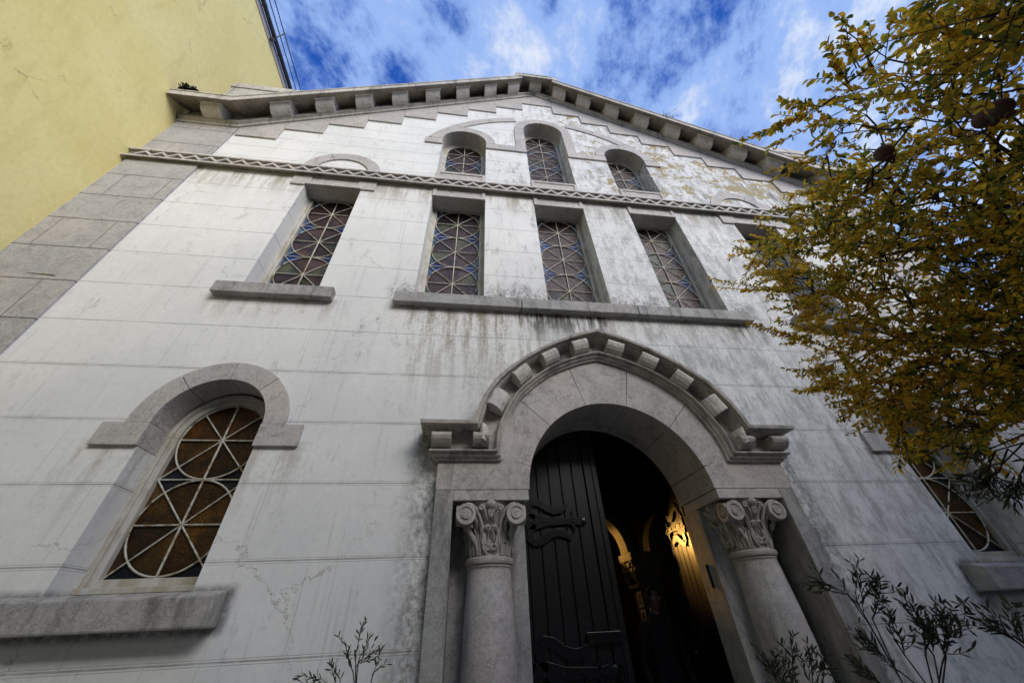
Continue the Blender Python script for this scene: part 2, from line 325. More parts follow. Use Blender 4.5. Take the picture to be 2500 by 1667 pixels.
# ------------------------------------------------------------------ object helpers
def tag(o, label=None, cat=None, group=None, kind=None):
    if label: o['label'] = label
    if cat: o['category'] = cat
    if group: o['group'] = group
    if kind: o['kind'] = kind
    return o
def empty(name, loc, label, cat, group=None):
    o = bpy.data.objects.new(name, None); COL.objects.link(o); o.location = loc; o.empty_display_size = .2
    return tag(o, label, cat, group)
def woff(o):
    v = Vector((0, 0, 0))
    while o: v += Vector(o.location); o = o.parent
    return v
class MB:
    def __init__(s): s.v = []; s.f = []; s.c = []
    def add(s, vs, fs, col=None):
        k = len(s.v); s.v += [tuple(v) for v in vs]
        s.f += [tuple(i+k for i in f) for f in fs]
        s.c += [col]*len(fs); return s
    def box(s, x0, x1, y0, y1, z0, z1):
        vs = [(x, y, z) for z in (z0, z1) for y in (y0, y1) for x in (x0, x1)]
        return s.add(vs, [(0, 2, 3, 1), (4, 5, 7, 6), (0, 1, 5, 4), (2, 6, 7, 3), (0, 4, 6, 2), (1, 3, 7, 5)])
    def prism(s, poly, y0, y1, holes=(), sides=True, back=True):
        loops = [list(poly)]+[list(h) for h in holes]
        flat = [p for l in loops for p in l]; n = len(flat)
        tris = tessellate_polygon([[Vector((p[0], p[1], 0)) for p in l] for l in loops])
        vs = [(p[0], y0, p[1]) for p in flat]+[(p[0], y1, p[1]) for p in flat]; fs = []
        for a, b, c in tris:
            pa, pb, pc = flat[a], flat[b], flat[c]
            cr = (pb[0]-pa[0])*(pc[1]-pa[1])-(pb[1]-pa[1])*(pc[0]-pa[0])
            if abs(cr) < 1e-12: continue
            f = (a, b, c) if cr > 0 else (a, c, b)
            fs.append(f)
            if back: fs.append((f[0]+n, f[2]+n, f[1]+n))
        if sides:
            k = 0
            for li, l in enumerate(loops):
                m = len(l); area = sum(l[i][0]*l[(i+1) % m][1]-l[(i+1) % m][0]*l[i][1] for i in range(m))
                ccw = area > 0
                for i in range(m):
                    a, b = k+i, k+(i+1) % m
                    if ccw == (li == 0): fs.append((a, a+n, b+n, b))
                    else: fs.append((a, b, b+n, a+n))
                k += m
        return s.add(vs, fs)
    def grid(s, rows, close=False, cap=False):
        n = len(rows[0]); vs = [p for r in rows for p in r]; fs = []
        for i in range(len(rows)-1):
            for j in range(n if close else n-1):
                a, b = i*n+j, i*n+(j+1) % n
                fs.append((a, b, b+n, a+n))
        if cap:
            fs.append(tuple(range(n))[::-1]); fs.append(tuple((len(rows)-1)*n+j for j in range(n)))
        return s.add(vs, fs)
    def tube(s, pts, rad, seg=6, flat=1.0, nrm=None):
        pts = [Vector(p) for p in pts]; rows = []
        if not hasattr(rad, '__len__'): rad = [rad]*len(pts)
        ref = Vector(nrm) if nrm else None
        for i, p in enumerate(pts):
            d = (pts[min(i+1, len(pts)-1)]-pts[max(i-1, 0)]).normalized()
            if nrm: a = ref
            else:
                a = Vector((0, 0, 1)) if abs(d.z) < .9 else Vector((1, 0, 0))
            u = d.cross(a).normalized(); v = u.cross(d).normalized() if not nrm else (ref-d*ref.dot(d)).normalized()
            rows.append([p+(u*math.cos(2*math.pi*k/seg)+v*flat*math.sin(2*math.pi*k/seg))*rad[i] for k in range(seg)])
        return s.grid(rows, close=True, cap=True)
    def lathe(s, prof, c, seg=32, axis='Z'):
        rows = []
        for r, h in prof:
            rows.append([(c[0]+r*math.cos(2*math.pi*k/seg), c[1]+r*math.sin(2*math.pi*k/seg), c[2]+h) for k in range(seg)])
        return s.grid(rows, close=True, cap=True)
    def ball(s, c, r, seg=12, sq=(1, 1, 1)):
        prof = [(max(1e-4, math.sin(math.pi*i/seg)), -math.cos(math.pi*i/seg)) for i in range(seg+1)]
        rows = [[(c[0]+r*sq[0]*a*math.cos(2*math.pi*k/(seg+4)), c[1]+r*sq[1]*a*math.sin(2*math.pi*k/(seg+4)), c[2]+r*sq[2]*h)
                 for k in range(seg+4)] for a, h in prof]
        return s.grid(rows, close=True, cap=True)
    def build(s, name, mat, parent=None, bevel=0, smooth=False, sm=True):
        me = bpy.data.meshes.new(name)
        off = woff(parent) if parent else Vector((0, 0, 0))
        me.from_pydata([(a[0]-off.x, a[1]-off.y, a[2]-off.z) for a in s.v], [], s.f)
        if isinstance(mat, str): mat = MT[mat]
        me.materials.append(mat)
        if any(c is not None for c in s.c):
            ca = me.color_attributes.new('Col', 'FLOAT_COLOR', 'CORNER')
            arr = np.ones((len(me.loops), 4), np.float32); k = 0
            for f, c in zip(s.f, s.c):
                if c is not None: arr[k:k+len(f), :3] = c
                k += len(f)
            ca.data.foreach_set('color', arr.ravel())
        o = bpy.data.objects.new(name, me); COL.objects.link(o)
        if parent: o.parent = parent
        bm = bmesh.new(); bm.from_mesh(me)
        if sm and len(me.polygons) < 60000: bmesh.ops.recalc_face_normals(bm, faces=bm.faces)
        bm.to_mesh(me); bm.free()
        if smooth:
            for p in me.polygons: p.use_smooth = True
            if smooth != 'all': me.set_sharp_from_angle(angle=R_(40))
        if bevel:
            md = o.modifiers.new('bevel', 'BEVEL'); md.width = bevel; md.segments = 2; md.limit_method = 'ANGLE'; md.angle_limit = R_(35)
        return o
def each(boxes, name, mat, parent, bevel=.004):
    for b in boxes:
        m_ = MB(); m_.box(*b); m_.build(name, mat, parent, bevel=bevel)
def arc(cx, cz, r, a0, a1, n): return [(cx+r*math.cos(R_(a0+(a1-a0)*i/n)), cz+r*math.sin(R_(a0+(a1-a0)*i/n))) for i in range(n+1)]

YW = 3.3
# ================================================================== CHURCH
church = empty('church', (0, 3.3, 0), 'pale stuccoed church front with stepped gable, bracketed cornice, leaded windows and arched stone portal', 'church')
L0 = lambda x: max(8.90, 12.66-.635*abs(x))
gable = [(-6.97, -.2), (6.97, -.2), (6.97, 9.2), (5.9, 9.25), (.36, 12.95), (.36, 13.2), (-.36, 13.2), (-.36, 12.95), (-5.9, 9.25), (-6.97, 9.2)]
def rect(cx, hw, z0, z1): return [(cx-hw, z0), (cx+hw, z0), (cx+hw, z1), (cx-hw, z1)]
def arched(cx, hw, z0, zs, ro=None, n=16):
    ro = ro or hw+.05
    return [(cx-hw, z0), (cx+hw, z0), (cx+hw, zs-.02)]+arc(cx, zs, ro, 0, 180, n)+[(cx-hw, zs-.02)]
HW = .447
lowx, upx = (-3.785, 3.785), (-1.75, 0, 1.75)
holes = [arched(c, .46, 1.72, 3.03) for c in lowx]
holes += [rect(c, HW, 4.70, 7.5) for c in upx]+[rect(c, .435, 4.70, 7.5) for c in (-3.79, 3.79)]
holes += [arched(-1.75, HW, 7.95, 9.43), arched(0, HW, 7.95, 10.39), arched(1.75, HW, 7.95, 9.43)]
holes += [[(-1.56, 0), (1.56, 0), (1.56, 2.5), (1.0, 2.6)]+arc(0, 2.6, 1.0, 10, 170, 20)+[(-1.0, 2.6), (-1.56, 2.5)]]
mb = MB(); mb.prism(gable, YW, YW+.32, holes); mb.build('front_wall', 'stucco', church, sm=False)
each([(-6.97, -6.75, 3.62, 17, -.2, 9.3), (6.75, 6.97, 3.62, 17, -.2, 9.3)], 'side_wall', 'stucco', church, 0)
mb = MB(); mb.prism(gable, 17.0, 17.3); mb.build('rear_wall', 'stucco', church, sm=False)
mb = MB()
for s in (-1, 1): mb.add([(s*.0, 3.5, 12.98), (s*7.1, 3.5, 8.95), (s*7.1, 17.2, 8.95), (0, 17.2, 12.98), (0, 3.5, 13.12), (s*7.1, 3.5, 9.09), (s*7.1, 17.2, 9.09), (0, 17.2, 13.12)],
        [(0, 1, 2, 3), (4, 7, 6, 5), (0, 4, 5, 1), (1, 5, 6, 2), (2, 6, 7, 3), (3, 7, 4, 0)])
mb.build('roof', 'roof', church)
# pilasters at the corners
for s in (-1, 1):
    mb = MB(); x0, x1 = sorted((s*5.90, s*6.93))
    mb.box(x0, x1, 3.268, 3.302, -.2, 7.5).box(x0, x1, 3.268, 3.302, 7.55, 8.95)
    mb.build('pilaster', 'pilaster', church, bevel=.006)
mb = MB(); mb.tube([(-6.42, 3.266, 4.80), (-6.33, 3.264, 4.80), (-6.20, 3.262, 4.795), (-6.13, 3.255, 4.785)], [.004, .009, .012, .008], 6)
mb.build('stone_sliver', 'bracket', church)

# stepped band under the cornice
xs = [.39, 1.06, 1.73, 2.42, 3.10, 3.785, 4.465, 5.16, 5.86]
zs = [12.045, 11.60, 11.205, 10.79, 10.36, 9.94, 9.545, 9.10, 8.65]
half = [(0, 12.045)]
for i in range(9):
    half.append((xs[i], zs[i]))
    if i < 8: half.append((xs[i], zs[i+1]))
lo = [(-x, z) for x, z in half[::-1]][:-1]+half
hi = [(5.86, L0(5.86)+.02), (0, 12.68), (-5.86, L0(5.86)+.02)]
mb = MB(); g = .0022
mb.prism([(-xs[0]+.0, 12.045), (xs[0], 12.045), (xs[0]+.05, L0(xs[0]+.05)+.02), (0, 12.68), (-xs[0]-.05, L0(xs[0]+.05)+.02)], 3.272, 3.301)
for s in (-1, 1):
    for i in range(1, 9):
        xa, xb = xs[i-1]+g, xs[i]-g; ta, tb = xa+.05, (xb+.05 if i < 8 else 5.89)
        mb.prism([(s*xa, zs[i]), (s*xb, zs[i]), (s*tb, L0(tb)+.02), (s*ta, L0(ta)+.02), (s*xa, zs[i-1]-g)], 3.272, 3.301)
mb.build('stepped_band', 'stone', church, bevel=.003)

# raking cornice
def stations(a, b):
    ks = sorted(set([a, b]+[k for k in (-5.92, 5.92, 0) if a < k < b]+list(np.linspace(a, b, 25))))
    return ks
lowprof = [(3.302, 0), (3.245, 0), (3.245, .088), (3.225, .10), (3.205, .105), (3.205, .188), (3.262, .20), (3.262, .49)]
sofprof = [(3.262, .49), (3.262, .47), (2.90, .175), (2.887, .17), (2.887, .24), (3.262, .53)]
topprof = [(3.30, .56), (2.886, .25), (2.886, .178), (2.882, .168), (2.87, .165), (2.87, .305), (2.855, .315), (2.855, .345), (3.35, .62)]
def sweepc(mb, a, b, prof, L=L0):
    rows = [[(x, y, L(x)+dz) for y, dz in prof] for x in stations(a, b)]
    n = len(prof); k = len(mb.v); mb.grid(rows)
    mb.f.append(tuple(k+j for j in range(n))); mb.c.append(None)
    mb.f.append(tuple(k+(len(rows)-1)*n+j for j in range(n))[::-1]); mb.c.append(None)
mb = MB(); sweepc(mb, -6.93, 6.93, lowprof); mb.build('bed_moulding', 'cornice', church, sm=False)
mb = MB()
sweepc(mb, -6.965, -.40, topprof); sweepc(mb, .40, 6.965, topprof)
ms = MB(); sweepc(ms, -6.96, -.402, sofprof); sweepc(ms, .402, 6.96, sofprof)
Lf = lambda x: 0.0
sweepc(mb, -.40, .40, [(3.262, 12.8), (3.262, 13.17), (2.90, 12.84), (2.89, 12.80), (2.885, 12.785), (2.87, 12.78), (2.87, 12.90), (2.855, 12.91), (2.855, 12.935), (3.35, 13.30)], Lf)
for s in (-1, 1):
    a, b = sorted((s*.398, s*.57))
    sweepc(mb, a, b, [(3.34, 13.0), (2.95, 12.75), (2.865, 12.66), (2.865, 12.88), (2.857, 12.90), (3.34, 13.2)], Lf)
cornice = mb.build('cornice', 'cornice', church, sm=False)
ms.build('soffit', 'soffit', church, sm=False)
def bracket(x0, x1, L, par, mat='bracket'):
    prof = [(3.27, .17), (3.225, .135), (3.17, .118), (3.11, .118), (3.055, .135), (3.015, .17), (2.99, .215), (2.985, .262), (3.0, .275), (3.27, .50)]
    b = MB(); rows = [[(x, y, L(x)+dz) for y, dz in prof] for x in (x0, x1)]
    b.grid(rows, close=True, cap=True)
    pl = [(3.03, .25), (2.962, .208), (2.962, .236), (3.03, .30)]
    b.grid([[(x, y, L(x)+dz) for y, dz in pl] for x in (x0-.012, x1+.012)], close=True, cap=True)
    return b.build('bracket', mat, par, bevel=.008)
for s in (-1, 1):
    for c in (.61, 1.215, 1.885, 2.56, 3.24, 3.915, 4.59, 5.28):
        bracket(s*c-.15, s*c+.15, L0, cornice)
    bracket(s*6.33-.165, s*6.33+.165, L0, cornice)
bracket(-.165, .165, lambda x: 12.68, cornice)
for s in (-1, 1):                                # parapet blocks on the kneelers
    poly = [(s*6.17, 9.20), (s*5.93, 9.20), (s*5.16, 9.69), (s*5.16, 9.728), (s*6.17, 9.728)]
    mb = MB(); mb.prism(poly, 2.893, 2.935)
    mb.prism([(s*6.17, 9.30), (s*6.02, 9.33), (s*5.60, 9.62), (s*5.45, 9.728), (s*6.17, 9.728)], 2.935, 3.6); mb.build('parapet_block', 'cornice', church, bevel=.006)
    mb = MB(); mb.prism([(s*6.20, 9.73), (s*5.11, 9.73), (s*4.79, 9.93), (s*6.20, 9.93)], 2.876, 3.0); mb.prism([(s*6.20, 9.73), (s*5.45, 9.73), (s*5.14, 9.93), (s*6.20, 9.93)], 3.0, 3.65); mb.build('coping', 'cornice', church, bevel=.01)

# belt course with zigzag
mb = MB()
def hprof(mb, prof, a, b):
    rows = [[(x, y, z) for y, z in prof] for x in (a, b)]
    mb.grid(rows, close=True, cap=True)
hprof(mb, [(3.302, 7.515), (3.262, 7.495), (3.20, 7.44), (3.20, 7.475), (3.235, 7.485), (3.302, 7.485)][::1], -6.965, 6.965)

hprof(mb, [(3.302, 7.655), (3.236, 7.645), (3.20, 7.648), (3.20, 7.690), (3.302, 7.715)], -6.965, 6.965)
belt = mb.build('belt_course', 'stonebelt', church, sm=True)
mb = MB(); hprof(mb, [(3.302, 7.48), (3.240, 7.48), (3.240, 7.66), (3.302, 7.66)], -6.94, 6.94); mb.build('sunk_band', 'soffit', belt)  # dark stone puts the recess shade of the triangles into the colour
mb = MB(); per = .235; n = 58; x0 = -per*n/2
for i in range(n):
    a = x0+i*per; zb, zt, w_ = 7.486, 7.593, .053
    top = [(a, zb+w_), (a+per/2, zt+w_), (a+per, zb+w_)]; bot = [(a+per, zb), (a+per/2, zt), (a, zb)]
    mb.prism(bot[::-1]+top[::-1], 3.206, 3.24)
mb.build('zigzag', 'stone', belt)

# ------------------------------------------------------------------ trims around openings
def panel_front(mb, x0, x1, z0, z1, yb, bw=.065, bz=.055, y0=3.272, rec=.016):
    mb.box(x0, x0+bw, y0, yb, z0, z1).box(x1-bw, x1, y0, yb, z0, z1)
    mb.box(x0+bw, x1-bw, y0+.0005, yb, z0, z0+bz+.02).box(x0+bw, x1-bw, y0+.0005, yb, z1-bz, z1)
    mb.box(x0+bw, x1-bw, y0+rec, yb, z0+bz+.02, z1-bz)
def ring(mb, cx, cz, r0, r1, a0, a1, y0, y1, n=28, gaps=()):
    segs = [a0]+list(gaps)+[a1]
    for i in range(len(segs)-1):
        g = .25 if len(gaps) else 0
        s0, s1 = segs[i]+(g if i else 0), segs[i+1]-(g if i < len(segs)-2 else 0)
        m = max(2, int(n*abs(s1-s0)/180))
        mb.prism(arc(cx, cz, r1, s0, s1, m)+arc(cx, cz, r0, s1, s0, m), y0, y1)
def glasscells(cx, R, zc, zbot, ytop, pal, rnd, y=3.6, archtop=False, rv=None):
    """coloured panes: pie pieces in every circle and the spandrels round them"""
    mb = MB(); rv = rv or R
    def clip(p):
        out = []
        for i in range(len(p)):
            a, b = p[i], p[(i+1) % len(p)]
            if a[1] >= zbot: out.append(a)
            if (a[1] >= zbot) != (b[1] >= zbot):
                k = (zbot-a[1])/(b[1]-a[1]); out.append((a[0]+(b[0]-a[0])*k, zbot))
        return out
    def face(p, c):
        p = clip(p)
        if len(p) > 2:
            v = 1+rnd.uniform(-.3, .35)
            mb.add([(a, y, b) for a, b in p], [tuple(range(len(p)))], tuple(k*v for k in c))
    for i, z in enumerate(zc):
        for k in range(8):
            pts = [(cx, z)]+[(cx+R*math.cos(R_(k*45+j*7.5)), z+rv*math.sin(R_(k*45+j*7.5))) for j in range(7)]
            c = pal['pie'][0] if not (rnd.random() < pal.get('odd', .12)) else pal['pie'][1]
            if i == 0 and k < 4: c = pal.get('top', c)
            face(pts, c)
            if archtop and i == 0 and k < 4: continue
            q0, q1 = R_(k*45), R_(k*45+45)
            tip = (R*(1 if math.cos((q0+q1)/2) > 0 else -1), rv*(1 if math.sin((q0+q1)/2) > 0 else -1))
            side = k in (0, 3, 4, 7)
            pts = [(cx+R*math.cos(R_(k*45+j*7.5)), z+rv*math.sin(R_(k*45+j*7.5))) for j in range(7)]
            pts.append((cx+tip[0], z+tip[1]) if k % 2 == 0 else (cx+tip[0], z+tip[1]))
            if k in (0, 3, 4, 7): pts = [(cx+tip[0], z)]+pts[:-1]+[pts[-1]] if k in (0, 4) else pts[:-1]+[(cx+tip[0], z), pts[-1]]
            else: pts = [(cx, z+tip[1])]+pts if k in (2, 6) else pts[:-1]+[(cx, z+tip[1]), pts[-1]]
            if k in (0, 4): pts = [pts[0]]+pts[1:]
            # order the loop by angle round its centre
            mx_, mz_ = sum(p[0] for p in pts)/len(pts), sum(p[1] for p in pts)/len(pts)
            c = pal['side'] if side else pal['deep']
            if i == 0 and k in (1, 2) and not archtop: c = pal.get('top', c)
            face(pts, c)
    return mb
def bars(mb, cx, R, zc, zbot, y=3.583, archtop=False, rv=None, w=.0068):
    rv = rv or R
    def bar(a, b, r=w):
        (x0, z0), (x1, z1) = a, b
        if z0 > z1: (x0, z0), (x1, z1) = (x1, z1), (x0, z0)
        if z1 <= zbot: return
        if z0 < zbot: k = (zbot-z0)/(z1-z0); x0 += (x1-x0)*k; z0 = zbot
        mb.tube([(x0, y, z0), (x1, y, z1)], r, 6)
    ztop = zc[0]+rv
    bar((cx, zbot), (cx, ztop), w*1.35)
    for i, z in enumerate(zc):
        bar((cx-R, z), (cx+R, z))
        for s in (-1, 1):
            k = .707 if (archtop and i == 0) else 1
            bar((cx-s*R, z-rv), (cx+s*R*k, z+rv*k))
        if i < len(zc)-1 or z-rv > zbot+.05: bar((cx-R, z-rv), (cx+R, z-rv))
        pts = [(cx+(R-.004)*math.cos(a*math.pi/24), y-.001, z+(rv-.004)*math.sin(a*math.pi/24)) for a in range(49)]
        run = []
        for p in pts+[None]:
            if p and p[2] >= zbot: run.append(p)
            else:
                if len(run) > 1: mb.tube(run, w*1.1, 6)
                run = []
PAL_UP = dict(pie=[(.040, .027, .034), (.045, .050, .045)], side=(.05, .09, .18), deep=(.010, .035, .18), top=(.016, .009, .010), odd=.15)
PAL_LOW = dict(pie=[(.026, .013, .004), (.048, .025, .006)], side=(.05, .03, .012), deep=(.010, .014, .022), top=(.05, .022, .006), odd=.4)
rnd = random.Random(5)
def window(name, frame, label, zc, R, zbot, hw, ztop, pal, arch_c=None, rv=None, fy=(3.565, 3.62), fin_=None):
    w_ = frame.build('window', 'frame', church, bevel=.006)
    w_['label'] = label
    mb = glasscells(w_cx, R, zc, zbot, ztop, pal, rnd, archtop=arch_c is not None, rv=rv)
    mb.build('glass', 'glass', w_, sm=False)
    mb = MB(); bars(mb, w_cx, R, zc, zbot, archtop=arch_c is not None, rv=rv); mb.build('glazing_bars', 'bars', w_, smooth=True)
    return w_
# five rectangular windows of the first floor
names = {-3.79: 'single square-headed window left of the row of three', -1.75: 'left window of the row of three above the long sill', 0: 'middle window of the row of three above the long sill',
         1.75: 'right window of the row of three above the long sill', 3.79: 'square-headed window half hidden by the tree'}
for cx in (-3.79, -1.75, 0, 1.75, 3.79):
    w_cx = cx; hw = .435 if abs(cx) > 3 else HW
    R = .368; zc = [6.865, 6.13, 5.395]
    fr = MB(); fo = hw+.004
    fr.box(cx-fo, cx-R-.002, 3.56, 3.63, 4.80, 7.30).box(cx+R+.002, cx+fo, 3.56, 3.63, 4.80, 7.30)
    fr.box(cx-R-.002, cx+R+.002, 3.562, 3.63, 7.237, 7.30).box(cx-R-.002, cx+R+.002, 3.562, 3.63, 4.80, 5.035)
    fr.box(cx-fo, cx-fo+.03, 3.545, 3.56, 4.80, 7.3).box(cx+fo-.03, cx+fo, 3.545, 3.56, 4.80, 7.3)
    wd = window('window', fr, names[cx], zc, R, 5.03, hw, 7.24, PAL_UP)
    ln = MB(); panel_front(ln, cx-hw, cx+hw, 7.212, 7.52, 3.545); ln.build('lintel', 'stone', wd, bevel=.004)
    if abs(cx) > 3:
        each([(cx-.655, cx-hw, 3.272, 3.301, 7.19, 7.52), (cx+hw, cx+.655, 3.272, 3.301, 7.19, 7.52)], 'lintel_end', 'stone', wd)
        ln = MB(); ln.box(cx-.66, cx+.66, 3.20, 3.56, 4.625, 4.80); ln.build('sill', 'sill', wd, bevel=.012)
        ln = MB()
        ring(ln, cx, 7.70, .445, .655, -2, 182, 3.274, 3.301, gaps=(62, 118)); ln.build('blind_arch', 'stone', wd, bevel=.004)
mb = MB()
for a, b in ((-2.415, -.83), (-.822, .74), (.748, 2.415)): mb.box(a, b, 3.20, 3.56, 4.625, 4.80)
ls = mb.build('sill', 'sill', church, bevel=.012); ls['label'] = 'long sill under the row of three windows'
# three arched windows of the gable
for cx, zs_, lab in ((-1.75, 9.45, 'left arched window high in the gable'), (0, 10.39, 'taller middle arched window high in the gable'), (1.75, 9.45, 'right arched window high in the gable')):
    w_cx = cx; R = .365; rv = .385; fr = MB()
    ring(fr, cx, zs_, R+.0, .452, 0, 180, 3.57, 3.63, 24); ring(fr, cx, zs_, .42, .452, 0, 180, 3.55, 3.57, 24)
    for s in (-1, 1):
        a, b = sorted((cx+s*(R+.002), cx+s*.452)); fr.box(a, b, 3.57, 3.63, 8.0, zs_)
        a, b = sorted((cx+s*.42, cx+s*.452)); fr.box(a, b, 3.55, 3.57, 8.0, zs_)
    zc = [zs_-rv*2*k for k in range(2 if cx else 4)]
    if cx == 0: rv = .385; zc = [10.39, 9.62, 8.85]
    wd = window('window', fr, lab, zc, R, 8.35, HW, 0, PAL_UP, arch_c=1, rv=rv)
    mb = MB()
    ring(mb, cx, zs_, .447, .650, 0, 180, 3.272, 3.56, gaps=(52, 90, 128)); mb.build('arch_surround', 'stone', wd, bevel=.004)
    mb = MB(); panel_front(mb, cx-HW, cx+HW, 7.70, 8.06, 3.56); mb.build('apron_panel', 'stone', wd, bevel=.004)
    if cx == 0:
        for s in (-1, 1):
            a, b = sorted((s*.449, s*.665)); mb = MB(); mb.box(a, b, 3.274, 3.302, 9.44, 10.10).box(a, b, 3.274, 3.302, 10.102, 10.39)
            mb.build('jamb_strip', 'stone', wd, bevel=.004)
each([(a, b, 3.268, 3.302, 9.215, 9.432) for a, b in ((-2.54, -2.198), (-1.302, -.448), (.448, 1.302), (2.198, 2.54))], 'impost_band', 'stone', church)
for grp in (((25.5, 44), (44.2, 62), (62.2, 76.5)), ((103.5, 117.6), (117.8, 135.6), (135.8, 154.5))):
    mb = MB()
    for a0, a1 in grp: mb.prism(arc(0, 8.317, 2.755, a0, a1, 8)+arc(0, 8.317, 2.555, a1, a0, 8), 3.278, 3.301)
    mb.build('relieving_arch', 'stone', church, bevel=.003)
# two tall arched windows of the ground floor
for cx in lowx:
    w_cx = cx; R = .368; fr = MB()
    ring(fr, cx, 3.0, R, .462, 0, 180, 3.55, 3.62, 24); ring(fr, cx, 3.0, .42, .462, 0, 180, 3.53, 3.55, 24)
    for s in (-1, 1):
        a, b = sorted((cx+s*(R+.001), cx+s*.462)); fr.box(a, b, 3.55, 3.62, 1.80, 3.0)
        a, b = sorted((cx+s*.42, cx+s*.462)); fr.box(a, b, 3.53, 3.55, 1.80, 3.0)
    fr.box(cx-R, cx+R, 3.548, 3.62, 1.80, 1.885).box(cx-.46, cx+.46, 3.50, 3.55, 1.79, 1.83)
    wd = window('window', fr, 'tall arched ground-floor window left of the portal' if cx < 0 else 'tall arched ground-floor window right of the portal, in shade', [2.995, 2.259], R, 1.885, .46, 0, PAL_LOW, arch_c=1)
    mb = MB(); ring(mb, cx, 3.03, .46, .66, 0, 180, 3.268, 3.55, gaps=(48, 90, 132)); mb.build('arch_surround', 'stone', wd, bevel=.005)
    each([(cx-.825, cx-.456, 3.264, 3.55, 2.82, 3.028), (cx+.456, cx+.825, 3.264, 3.55, 2.82, 3.028)], 'impost', 'stone', wd, .005)
    mb = MB(); q = [(3.13, 1.56), (3.13, 1.735), (3.22, 1.765), (3.56, 1.79), (3.56, 1.56)]
    mb.grid([[(x, y, z) for y, z in q] for x in (cx-.71, cx+.71)], close=True, cap=True); mb.build('sill', 'sill', wd, bevel=.012)

# ================================================================== PORTAL
def catmull(pts, n=12):
    P_ = [np.array(p, float) for p in pts]; P_ = [2*P_[0]-P_[1]]+P_+[2*P_[-1]-P_[-2]]; out = []
    for i in range(1, len(P_)-2):
        for k in range(n):
            t_ = k/n; out.append(.5*((2*P_[i])+(-P_[i-1]+P_[i+1])*t_+(2*P_[i-1]-5*P_[i]+4*P_[i+1]-P_[i+2])*t_*t_+(-P_[i-1]+3*P_[i]-3*P_[i+1]+P_[i+2])*t_**3))
    out.append(P_[-2]); out = np.array(out); L = np.concatenate(([0], np.cumsum(np.linalg.norm(np.diff(out, axis=0), axis=1))))
    return out, L/L[-1]
IN_, INL = catmull([(0, 3.842), (.226, 3.778), (.57, 3.617), (.862, 3.372), (.96, 3.23), (1.075, 2.98), (1.115, 2.82), (1.122, 2.685)])
OU_, OUL = catmull([(0, 4.170), (.165, 4.115), (.328, 4.052), (.713, 3.848), (1.075, 3.565), (1.245, 3.36), (1.335, 3.18), (1.392, 2.99)])
def curve_(C, L, u):     # pointed outline of the archivolt, u -1..1
    s_ = -1 if u < 0 else 1
    return s_*float(np.interp(abs(u), L, C[:, 0])), float(np.interp(abs(u), L, C[:, 1]))
def inner_c(u): return curve_(IN_, INL, u)
def outer_c(u): return curve_(OU_, OUL, u)
C0 = 2.414
mb = MB()                                       # springers, voussoirs, keystone
for s in (-1, 1):
    pts = [(s*1.70, 2.427), (s*.885, 2.427)]+[(s*.885*math.cos(R_(a)), C0+.885*math.sin(R_(a))) for a in (4, 8, 14)]+[(s*1.09, 2.70), (s*1.70, 2.70)]
    mb.prism(pts, 3.22, 3.90)
def rayto(a):        # from the arch centre outwards to just under the archivolt
    d = (math.cos(R_(a)), math.sin(R_(a))); best = None
    for i in range(-200, 201):
        u = i/200; p = inner_c(u); th = math.degrees(math.atan2(p[1]-C0, p[0]))
        if best is None or abs(th-a) < best[0]: best = (abs(th-a), math.hypot(p[0], p[1]-C0))
    return best[1]+.03
js = [14.3, 44.3, 75.4, 104.6, 135.7, 165.7]
for a, b in zip(js[:-1], js[1:]):
    aa = [a+.16+(b-a-.32)*i/10 for i in range(11)]
    if a < 90 < b: aa = sorted(aa+[90.0])
    mb.prism([(rayto(q)*math.cos(R_(q)), C0+rayto(q)*math.sin(R_(q))) for q in aa]+[(.885*math.cos(R_(q)), C0+.885*math.sin(R_(q))) for q in aa[::-1]], 3.222, 3.90)
arch = mb.build('portal_arch', 'portal', church, bevel=.004)
mb = MB()                                       # solid filling behind the archivolt
us = [i/24 for i in range(-24, 25)]
mb.prism([(x, z) for x, z in [outer_c(u) for u in us] if 1][::-1][::-1]+[(1.30, 2.72), (1.0, 2.72)]+[((.93)*math.cos(R_(a)), C0+.93*math.sin(R_(a))) for a in range(20, 161, 5)]+[(-1.0, 2.72), (-1.30, 2.72)], 3.262, 3.5)
mb.build('arch_backing', 'portald', church)
aprof = [(0, 3.255), (0, 3.19), (.055, 3.185), (.07, 3.165), (.11, 3.152), (.15, 3.158), (.165, 3.135), (.20, 3.12), (.24, 3.125), (.27, 3.15), (.28, 3.208), (.75, 3.208), (.775, 3.12), (.81, 3.085), (.865, 3.07), (.87, 3.03), (.885, 3.020), (.985, 3.015), (1.0, 3.02), (1.02, 3.302)]
rows = []
def lerp(p, q, s): return (p[0]+(q[0]-p[0])*s, p[1]+(q[1]-p[1])*s)
def endx(y): return 1.700+(3.22-min(y, 3.22))*.86
zin, zout = 2.672, 2.985
def hrow(side, f):   # horizontal return: f=0 at outer end
    out = []
    for s, y in aprof:
        e = side*endx(y); j = side*lerp((inner_c(1)[0], 0), (outer_c(1)[0]-.02, 0), s)[0]
        out.append((e+(j-e)*f, y, zin+(zout-zin)*s))
    return out
def wallrow(side):
    return [(side*endx(y), 3.302, zin+(zout-zin)*s) for s, y in aprof]
rows.append(wallrow(-1)); rows.append(hrow(-1, 0)); rows.append(hrow(-1, .97))
for u in us[1:-1] if False else [i/24 for i in range(-24, 25)]:
    pi_, po = inner_c(u), outer_c(u)
    if abs(u) == 1: pi_, po = (pi_[0], pi_[1]), (po[0], po[1])
    rows.append([(lerp(pi_, po, s)[0], y, lerp(pi_, po, s)[1]) for s, y in aprof])
rows.append(hrow(1, .97)); rows.append(hrow(1, 0)); rows.append(wallrow(1))
mb = MB(); mb.grid(rows)
arv = mb.build('archivolt', 'portald', church, sm=True)
